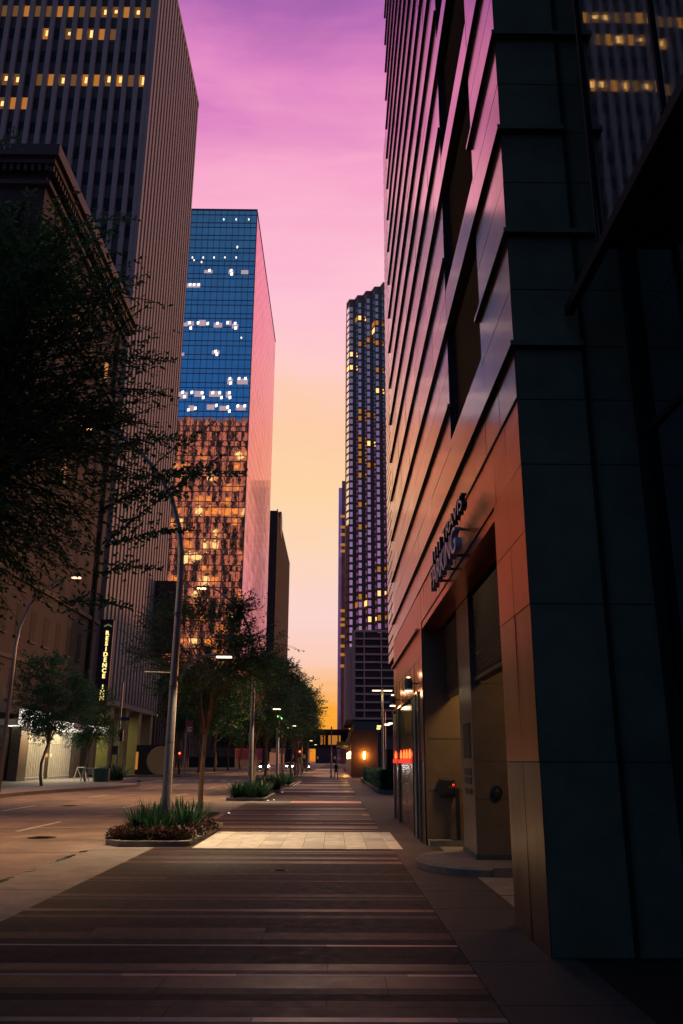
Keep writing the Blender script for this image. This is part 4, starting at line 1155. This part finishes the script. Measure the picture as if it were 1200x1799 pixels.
GR = 'young trees in a row along the walkway'
tA = make_tree('street_tree', 'x', GR, 7.6, (2.3,2.1,2.2), 24, 1500, .14, 11, trunk_r=.075, zc=5.5, nleaf=12, fork=1.0)
tB = make_tree('street_tree', 'x', GR, 7.4, (2.4,2.4,2.3), 30, 1100, .19, 12, trunk_r=.085, zc=5.4, nleaf=11, fork=1.0)
tC = make_tree('street_tree', 'x', GR, 12, (3.1,3.1,3.9), 34, 1100, .33, 13, trunk_r=.13, zc=8.2, nleaf=11, twigL=1.2, fork=.9)
place(tA, (-4.35, 28.6, 0), 'nearest slender street tree, its lit trunk in the small grass bed')
trs = [(tB, -4.25, 46, 1.3, 1.0, 'slender street tree just behind the second lamp'), (tB, -4.2, 53, 2.6, 1.08, 'slender street tree midway between second and third lamps'),
       (tB, -4.3, 72, 4.0, 1.2, 'street tree just before the crossing, beyond the third lamp'), (tC, -4.9, 101, .5, .92, 'first tall tree past the crossing beside the red signal'),
       (tC, -4.9, 110, 1.9, .98, 'second tall tree past the crossing, against the sky'), (tC, -5.0, 121, 2.9, .90, 'third tall tree past the crossing, against the sky'),
       (tC, -4.9, 134, 4.1, .82, 'fourth tall tree past the crossing, lower against the sky'), (tC, -4.8, 150, 5.0, .74, 'last and lowest tree of the row before the skybridge')]
for p, x, y, rz, sc, lab in trs: place(p, (x, y, 0), lab, rz, sc)
GL = 'trees on the far side of the road'
tD = make_tree('kerbside_tree', 'x', GL, 8.5, (2.9,2.9,2.7), 30, 1200, .22, 21, trunk_r=.085, zc=6.0, nleaf=11, fork=.95)
for x, y, rz, sc, lab in ((-19.2, 57, 0, 1.0, 'bushy tree in front of the white bar screen at far left'), (-19.7, 68.6, 1.2, .86, 'smaller tree under the blade sign, at the end of the white canopy'),
        (-18.6, 104, 2, 1.5, 'bushy tree past the left corner, near the round disc'), (-18.4, 117, 3, 1.7, 'tall bushy tree on the left before the glass tower'),
        (-18.3, 132, 4, 1.8, 'tallest tree on the left, in front of the mirror glass tower'), (-18.3, 149, 5, 1.7, 'left tree standing between the mirror tower and the road'),
        (-18.2, 168, .7, 1.7, 'far left tree close to the skybridge'), (-18.2, 192, 1.7, 1.7, 'farthest left tree behind the skybridge')):
    place(tD, (x, y, .13), lab, rz, sc)

# ------------------------------------------------------------------ PLANTERS
def blade_clump(name, label, group, n_, h, spread, seed):
    rnd = random.Random(seed); t = empty(name, (0,0,0), label, 'plant', group); m = MB()
    for i in range(n_):
        an = rnd.uniform(0, 6.28); r = spread*rnd.random()**.6; p = Vector((math.cos(an)*r*.5, math.sin(an)*r*.5, 0))
        lean = rnd.uniform(.02,.9)**1.3; L = h*rnd.uniform(.45,1.15); wv = .024*rnd.uniform(.7,1.3)*h/.7
        d = Vector((math.cos(an)*lean, math.sin(an)*lean, 1)).normalized(); s_ = Vector((-math.sin(an), math.cos(an), 0))*wv
        a = p; b_ = p + d*L*.55; c_ = p + d*L + Vector((math.cos(an), math.sin(an), -.3))*lean*L*.25
        m.quad(a-s_*.7, a+s_*.7, b_+s_, b_-s_); m.tri(b_-s_, b_+s_, c_)
    m.build('leaves', leaf_b, t); return t
bc = blade_clump('spiky_plant', 'x', 'upright spiky plants in the kerbside beds', 120, .72, .55, 1)
def shrub(name, label, group, r, n_, lmat, seed, pet=None):
    rnd = random.Random(seed); t = empty(name, (0,0,0), label, 'plant', group); m = MB(); q = MB()
    for i in range(n_):
        v = Vector((rnd.gauss(0,1), rnd.gauss(0,1), abs(rnd.gauss(0,1)))).normalized()*r*rnd.uniform(.55,1.05)*(1+.25*math.sin(5*rnd.random()))
        v.z *= .8
        d = (v.normalized() + Vector((rnd.gauss(0,.5), rnd.gauss(0,.5), rnd.gauss(0,.4)))).normalized()
        leaf(m, v, d, Vector((rnd.gauss(0,.5), rnd.gauss(0,.5), 1)).normalized(), .075, .05)
        if pet and v.z > r*.45 and rnd.random() < .22: leaf(q, v*1.06, d, Vector((0,-.5,1)).normalized(), .05, .05)
    for k in range(5):
        m2 = Vector((rnd.uniform(-.4,.4)*r, rnd.uniform(-.4,.4)*r, r*.6)); m.tube([(0,0,0), m2], [.008,.004], 3)
    m.build('leaves', lmat, t)
    if pet: q.build('blossom', pet, t)
    return t
fl_ = shrub('flowering_shrub', 'x', 'low red-leaved shrubs edging the nearest bed', .21, 330, leaf_r, 4, petal)
def planter(x0, x1, y0, y1, label, h=.13):
    t = empty('planter_bed', ((x0+x1)/2, (y0+y1)/2, 0), label, 'planter', 'kerbed planting beds')
    b = MB(); c = .35; w_ = .13
    o_ = [(x0+c,y0),(x1-c*.4,y0),(x1,y0+c*.5),(x1,y1-c),(x1-c,y1),(x0+c,y1),(x0,y1-c),(x0,y0+c)]
    cx__, cy__ = (x0+x1)/2, (y0+y1)/2
    i_ = [(cx__+(px-cx__)*(1-w_*2/(x1-x0)), cy__+(py-cy__)*(1-w_*2/(y1-y0))) for px, py in o_]
    for k in range(8):
        k2 = (k+1) % 8; b.prism([o_[k], o_[k2], i_[k2], i_[k]], -.02, h)
    b.build('kerb_edge', kerbm, t)
    b = MB(); b.prism(i_, -.02, h-.03); b.build('soil', soil, t); return t
planter(-5.02, -3.12, 19.15, 25.2, 'nearest kerbed bed with spiky plants, red shrubs and the lamp post', .11)
planter(-4.9, -3.75, 27.3, 30.2, 'small grass bed round the nearest slender tree', .05)
planter(-5.0, -3.1, 40.2, 47.2, 'kerbed bed at the second lamp post')
planter(-5.0, -3.1, 50.5, 57.5, 'kerbed bed with low shrubs between second and third lamps')
planter(-5.0, -3.0, 61.5, 76, 'long kerbed bed at the third lamp, just before the crossing')
planter(2.55, 4.2, 49.5, 80, 'kerbed bed with a dark hedge at the right side of the walk', .22)
planter(-22.5, -19.8, 40.5, 52.5, 'low bed of plants at the far left picture edge')
names = ['left front', 'centre front', 'right front', 'left rear', 'centre rear', 'right rear']
for i, (x, y, sc) in enumerate(((-4.55,20.9,1.0), (-4.1,20.55,.95), (-3.62,21.3,1.0), (-4.5,22.3,1.1), (-4.05,22.6,1.1), (-3.65,23.0,1.0))):
    place(bc, (x, y, .11), names[i]+' spiky green plant in the nearest bed', i*1.1, sc)
far_spots = [(-4.6,41.4),(-4.0,41.2),(-3.5,41.8),(-4.4,43.8),(-3.6,44.2),(-4.5,51.6),(-3.9,51.4),(-3.5,52.3),(-4.3,54.6),(-4.5,62.8),(-3.8,62.6),(-3.4,63.8),(-4.1,66.5),(-3.5,69),(-4.3,72)]
for i, (x, y) in enumerate(far_spots):
    bed = 'second lamp' if y < 48 else ('planting bed between the second and third lamps' if y < 58 else 'third lamp')
    place(bc, (x, y, .1), 'dark spiky plant in the kerbed bed at the '+bed if y < 48 or y > 58 else 'dark spiky plant in the '+bed, i*.9, 1.15)
k = 0
for i in range(9):
    x = -4.85 + i*.19; y = 19.75 + .12*math.sin(i*2) ; k += 1
    place(fl_, (x, y, .1), 'low red-leaved shrub, number %s from the left on the near edge of the nearest bed' % ['one','two','three','four','five','six','seven','eight','nine'][i], i*.7, 1.1+.3*math.sin(i*3))
for i in range(5):
    place(fl_, (-3.36+.03*i, 20.2+.62*i, .1), 'low red-leaved shrub, number %s from the front along the walkway edge of the nearest bed' % ['one','two','three','four','five'][i], i*1.3, .95+.25*math.sin(i*2))
for i in range(4):
    place(fl_, (-4.86, 20.4+.7*i, .1), 'low red-leaved shrub, number %s from the front along the road edge of the nearest bed' % ['one','two','three','four'][i], i*1.9, 1.0)
# bed grass
gm = MB(); rnd = random.Random(9)
for i in range(2600):
    x = rnd.uniform(-4.75,-3.9); y = rnd.uniform(27.5,30); L = rnd.uniform(.05,.12); an = rnd.uniform(0,6.28)
    d = Vector((math.cos(an)*.5, math.sin(an)*.5, 1))*L; s_ = Vector((-math.sin(an), math.cos(an), 0))*.012
    a = Vector((x,y,.02)); gm.tri(a-s_, a+s_, a+d)
tag(gm.build('grass', leaf_b), 'short grass filling the small bed round the nearest slender tree', 'grass', kind='stuff')
# hedge right
hg = empty('hedge', (3.4, 64, .2), 'dark clipped hedge in the bed on the right of the walkway', 'hedge')
m = MB(); rnd = random.Random(31)
m.box(2.95, 3.95, 50.2, 79, .15, 1.0)
for i in range(7000):
    f_ = rnd.random(); y = 50 + 29*f_*f_
    if rnd.random() < .5: p = Vector((2.86+rnd.gauss(0,.07), y, rnd.uniform(.2,1.2)))
    else: p = Vector((rnd.uniform(2.85,4.0), y if rnd.random() < .6 else 50.05, rnd.uniform(.95,1.25) if rnd.random() < .5 else rnd.uniform(.2,1.2)))
    leaf(m, p, Vector((rnd.gauss(-.4,.5), rnd.gauss(-.3,.5), rnd.gauss(.3,.5))).normalized(), Vector((-.7,-.5,.5)).normalized(), .16, .08)
m.build('hedge_leaves', leaf_d, hg)
m = MB(); m.box(3.1, 4.2, 50.1, 52.2, .15, 2.5)
sc_b = empty('utility_cabinet', (3.6, 51, 0), 'tall dark cabinet behind the hedge beside the right facade', 'cabinet')
m.build('cabinet_body', sign_black, sc_b, bevel=.04)
m = MB(); m.box(3.2, 3.24, 50.06, 50.095, .9, 1.2); m.build('cabinet_handle', polem, sc_b)
# left side low plants
for i, (x, y) in enumerate(((-21.2,43),(-20.7,46),(-21.4,49),(-18.6,71.5),(-17.8,70.8))):
    place(bc, (x, y, .15), ['dark clump at the far left picture edge, in front', 'dark clump at the far left picture edge, in the middle', 'dark clump at the far left picture edge, at the back',
          'bright green clump beside the green bin', 'low green clump at the point of the left corner'][i], i, 1.9)

# ------------------------------------------------------------------ SIGNALS, SIGNS AND SMALL THINGS
def signal(name, x, y, H, headpos, label, facing=-1):
    t = empty(name, (x, y, 0), label, 'traffic signal')
    b = MB(); b.tube([(x,y,0),(x,y,H)], [.10,.08], 10); b.build('pole', polem, t)
    hx, hz_ = headpos
    b = MB(); b.box(hx-.18, hx+.18, y-.5, y-.25, hz_-.55, hz_+.30); b.box(min(x,hx), max(x,hx)+.01, y-.27, y+.02, hz_-.05, hz_+.02); b.build('signal_housing', sign_black, t)
    b = MB(); b.lathe(0,0,[(.13,0),(.13,.03),(.0,.05)],16); b.v = [(hx+a, y-.5-c, hz_+.10+b_) for a,b_,c in b.v]; b.build('red_lens', redem, t)
    b = MB(); b.lathe(0,0,[(.06,.05),(.05,.06)],10); b.v = [(hx+a, y-.5-c, hz_+.10+b_) for a,b_,c in b.v]; b.build('red_core', redem2, t)
    b = MB()
    for dz in (-.17,-.42):
        c_ = MB(); c_.lathe(0,0,[(.11,0),(.11,.02)],12); b.f += [tuple(q+len(b.v) for q in ff) for ff in c_.f]; b.m += c_.m; b.v += [(hx+a, y-.5-c, hz_+dz+b_) for a,b_,c in c_.v]
    b.build('dark_lens', darkm, t)
    light('signal_glow', 'POINT', (hx, y-.8, hz_+.1), 6, (1,.04,.01), t, radius=.12)
    return t
P = onY(527, 1322, 98.5); signal('traffic_signal', onY(523,1340,98.5).x, 98.5, 5.2, (P.x, P.z), 'traffic signal showing red at the crossing in front of the tree row')
P = onY(317, 1325, 96.8); signal('traffic_signal', onY(325,1330,96.8).x, 96.8, 5.0, (P.x, P.z), 'traffic signal showing red beside the round disc')
# pole with street name plates at the left corner
Yp = 72.0; X_ = onY(203,1360,Yp).x
t = empty('signal_pole', (X_, Yp, .13), 'grey pole with a blue street name plate at the left corner', 'pole')
b = MB(); b.tube([(X_,Yp,.13),(X_,Yp,8.2)], [.12,.09], 10); b.build('pole', polem, t)
P = onY(218,1263,Yp); b = MB(); b.box(P.x-.55, P.x+.55, Yp-.03, Yp+.03, P.z-.14, P.z+.14); b.build('name_plate', mat('blue_plate', (.02,.035,.16), .5, var=0), t)
b = MB(); b.box(X_-.42, X_-.1, Yp-.15, Yp+.15, 2.2, 2.9); b.build('signal_box', sign_black, t)
b = MB(); b.box(X_+.14, X_+.4, Yp-.2, Yp+.1, 3.3, 4.2); b.build('signal_box', sign_black, t)
b = MB(); b.box(X_-.16, X_+.16, Yp-.2, Yp-.13, 2.95, 3.6); b.build('pale_notice', mat('pale_notice', (.45,.42,.33), .5), t)
# red parking sign
P = onY(334,1279,90); t = empty('parking_restriction_sign', (P.x, 90, 0), 'small red sign on a thin post in front of the ribbed tower base', 'sign')
b = MB(); b.tube([(P.x-.45,90,0.1),(P.x-.45,90,P.z+.9)], .035, 6); b.build('post', polem, t)
rs = mat('red_sign', (.22,.04,.045), .5, var=0)
b = MB(); b.box(P.x-.48, P.x+.32, 89.93, 89.96, P.z-.55, P.z+.75); b.build('plate', rs, t)
b = MB()
for k_, wd in enumerate((.5,.42,.5)): b.box(P.x-.30, P.x-.30+wd, 89.915, 89.928, P.z-.35+k_*.18, P.z-.27+k_*.18)
b.lathe(0,0,[(.02,0),(.02,.001)],6); b.build('white_bars', MATS['white_print_reflection'], t)
# round disc
P = onY(283,1336,100); t = empty('round_disc', (P.x, 100, .13), 'large dull yellow disc standing behind the nearest lamp post', 'sculpture')
b = MB(); b.lathe(0,0,[(1.62,0),(1.62,.22),(1.5,.25),(0,.26)],40); b.v = [(P.x+a, 100-c, P.z+b_) for a,b_,c in b.v]; b.build('disc', mat('disc_ochre', (.62,.44,.17), .6, var=.12, nscale=.5), t)
b = MB(); b.box(P.x-.7, P.x+.7, 100.02, 100.5, .13, P.z-1.0); b.build('plinth', darkm, t)
P = onY(240,1340,101.5); t = empty('kiosk', (P.x+.9, 102, .13), 'dark kiosk with an orange lit strip at the tower corner', 'kiosk')
b = MB(); b.box(P.x-.2, P.x+3.4, 101.6, 103.5, .13, 3.5); b.build('kiosk_body', sign_black, t, bevel=.1)
b = MB(); b.box(P.x-.15, P.x+.12, 101.5, 101.59, .7, 2.7); b.build('lit_strip', lit1, t)
# bin, A-frame barrier
t = empty('litter_bin', (-18.35, 68.3, .13), 'dark green litter bin beside the white trestle', 'bin')
b = MB(); b.lathe(-18.35, 68.3, [(.45,.13),(.5,.2),(.52,1.0),(.5,1.08)], 14, sx=1.3); b.build('bin_body', mat('green_bin', (.02,.06,.035), .5), t)
b = MB(); b.lathe(-18.35, 68.3, [(.54,1.081),(.54,1.13),(.3,1.2)], 14, sx=1.3); b.build('lid', darkm, t)
for i, (x, y, lab) in enumerate(((-19.6, 67.8, 'white folding trestle leaning beside the green bin'), (-22.0, 74.0, 'white folding trestle in front of the bar screen'))):
    t = empty('folding_trestle', (x, y, .13), lab, 'trestle', 'white trestles near the bin')
    b = MB(); b.tube([(x-.25,y,.13),(x,y+.1,1.15)], .035, 6); b.tube([(x+.85,y,.13),(x+.6,y+.1,1.15)], .035, 6); b.build('front_legs', white_paint, t)
    b = MB(); b.tube([(x-.05,y+.12,1.15),(x+.65,y+.12,1.15)], .035, 6); b.build('top_bar', white_paint, t)
    b = MB(); b.tube([(x+.3,y+.5,.13),(x,y+.14,1.1)], .03, 6); b.tube([(x+.9,y+.5,.13),(x+.6,y+.14,1.1)], .03, 6); b.build('rear_legs', white_paint, t)
# bed edge lights
for i, (x, y, lab) in enumerate(((-3.62,30.3,'round ground light at the end of the small grass bed'), (-3.0,39.9,'round ground light in front of the second bed, at left'), (-2.75,40.3,'round ground light in front of the second bed, at right'),
        (-2.95,50.2,'round ground light in front of the third bed'), (-2.9,63.5,'first round ground light along the long bed'), (-2.88,66,'second round ground light along the long bed'),
        (-2.87,69,'third round ground light along the long bed'), (-2.86,72,'fourth round ground light along the long bed'), (-2.86,75.5,'fifth round ground light along the long bed'))):
    t = empty('ground_light', (x, y, 0), lab, 'ground light', 'small lights along the beds')
    b = MB(); b.lathe(x, y, [(.07,0),(.07,.03),(.05,.045)], 12); b.build('housing', polem, t)
    b = MB(); b.lathe(x, y, [(.045,.0455),(.03,.06)], 10); b.build('lens', white_em, t)
# pole beside the person
P = onY(586,1300,78); t = empty('slim_pole', (P.x, 92, 0), 'slim straight pole standing just behind the pedestrian', 'pole')
xp = onY(582,1330,98).x; b = MB(); b.tube([(xp,98,0),(xp,98,5.6)], [.09,.07], 8); b.build('pole', polem, t)
b = MB(); b.lathe(xp, 98, [(.16,0),(.16,.05),(.11,.12)], 10); b.build('foot', polem, t)
t.location = (xp, 98, 0)
for c in t.children: c.data.transform(Matrix.Translation((P.x-xp, 92-98, 0)))
# street signs on the right pole (far)
Yq = 84; t = empty('sign_pole', (onY(677,1330,Yq).x, Yq, 0), 'pole with small lit street plates beside the right facade', 'sign')
xq = t.location.x; b = MB(); b.tube([(xq,Yq,0),(xq,Yq,6.5)], .07, 8); b.build('post', polem, t)
for px, py, w_, h_, mt in ((666,1276,7,3,letter_y),(680,1273,9,3,white_em),(686,1271,7,3,white_em),(665,1280,6,3,letter_y),(668,1286,12,2,kerbm)):
    P = onY(px,py,Yq-.1); q = Yq*1.02/1441; b = MB(); b.box(P.x-w_*q/2, P.x+w_*q/2, Yq-.12, Yq-.08, P.z-h_*q/2, P.z+h_*q/2); b.build('sign_plate', mt, t)

# ------------------------------------------------------------------ PERSON
def person():
    X, Y = 0.27, 85.3
    t = empty('person', (X, Y, 0), 'person in dark clothes standing on the walkway near the crossing', 'person')
    sk = {0:(0,0,.86),1:(0,0,1.05),2:(0,0,1.24),3:(0,0,1.36),4:(0,-.01,1.42),5:(0,-.01,1.52),6:(0,-.01,1.60),
          7:(-.16,0,1.30),8:(-.21,.0,1.06),9:(-.20,-.06,.84),10:(.16,0,1.30),11:(.21,0,1.06),12:(.20,-.06,.84),
          13:(-.10,0,.80),14:(-.13,-.01,.45),15:(-.17,.02,.07),16:(-.18,-.13,.04),17:(.10,0,.80),18:(.14,.01,.45),19:(.18,.04,.07),20:(.20,-.10,.04),21:(-.19,-.08,.74),22:(.19,-.08,.74)}
    ed = [(0,1),(1,2),(2,3),(3,4),(4,5),(5,6),(3,7),(7,8),(8,9),(3,10),(10,11),(11,12),(0,13),(13,14),(14,15),(15,16),(0,17),(17,18),(18,19),(19,20),(9,21),(12,22)]
    rad = {0:.14,1:.13,2:.155,3:.10,4:.055,5:.095,6:.07,7:.065,8:.048,9:.036,10:.065,11:.048,12:.036,13:.085,14:.06,15:.042,16:.035,17:.085,18:.06,19:.042,20:.035,21:.03,22:.03}
    me = bpy.data.meshes.new('body'); me.from_pydata([sk[i] for i in range(23)], ed, [])
    me.materials.append(mat('dark_clothes', (.02,.02,.024), .8, var=.1))
    o = bpy.data.objects.new('body', me); COL.objects.link(o); o.parent = t
    md = o.modifiers.new('s','SKIN'); 
    for i in range(23): me.skin_vertices[0].data[i].radius = (rad[i], rad[i]*.8)
    me.skin_vertices[0].data[0].use_root = True
    o.modifiers.new('u','SUBSURF').levels = 2; o.modifiers['u'].render_levels = 2
    hd = MB(); hd.lathe(X, Y-.01, [(.02,1.635),(.07,1.62),(.10,1.56),(.10,1.50),(.07,1.46)], 12); hd.build('hair', mat('hair', (.012,.010,.010), .6, var=0), t, smooth=True)
person()

# ------------------------------------------------------------------ CARS
def make_car():
    t = empty('car', (0,0,0), 'x', 'car', 'distant cars with headlights on')
    paintm = mat('car_paint', (.10,.10,.11), .25, .3, var=0)
    prof = [(-2.2,.35),(-2.25,.7),(-2.1,.95),(-1.3,1.02),(-.7,1.42),(.8,1.45),(1.6,1.0),(2.2,.9),(2.28,.6),(2.2,.35)]
    b = MB(); i = 0
    b.v = [(-.88,y,z) for y,z in prof] + [(.88,y,z) for y,z in prof]; n__ = len(prof)
    b.f = [tuple(range(n__)), tuple(range(n__,2*n__))[::-1]] + [(k,(k+1)%n__+0,(k+1)%n__+n__,k+n__)[::-1] for k in range(n__)]; b.m = [0]*(n__+2)
    b.build('body', paintm, t, bevel=.08)
    b = MB(); b.quad((-.72,-1.27,1.06),(.72,-1.27,1.06),(.66,-.75,1.40),(-.66,-.75,1.40)); b.v = [(x,y-.03,z+.02) for x,y,z in b.v]
    for sx in (-1,1): b.quad((sx*.895,-1.0,1.03),(sx*.895,1.4,1.03),(sx*.895,.75,1.38),(sx*.895,-.62,1.38))
    b.build('windows', wglass, t)
    for sx in (-1,1):
        for y in (-1.4,1.4):
            b = MB(); b.lathe(0,0,[(.33,0),(.33,.2),(.2,.22)],18); b.v = [(sx*(.72+c_), y+a, .33+d_) for a,d_,c_ in b.v]; b.build('wheel', sign_black, t)
        b = MB(); b.obox((sx*.62,-2.27,.68), (.17,0,0), (0,.03,0), (0,0,.09)); b.build('headlight', mat('headlight', (1,1,1), .3, var=0, emit=(1,.93,.95), estr=45) if 'headlight' not in MATS else MATS['headlight'], t)
    light('headlight_beam', 'SPOT', (0,-2.4,.7), 120, (1,.92,.85), t, size=.1, spot=R(80), rot=(R(86),0,R(180)))
    return t
car = make_car()
for x, y, lab in ((-3.0-2.6, 172, 'oncoming car with bright headlights nearest the person'), (-9.6, 190, 'oncoming car in the middle lane beneath the skybridge'), (-13.5, 168, 'oncoming car in the left lane beyond the trees')):
    place(car, (x, y, -.03), lab)
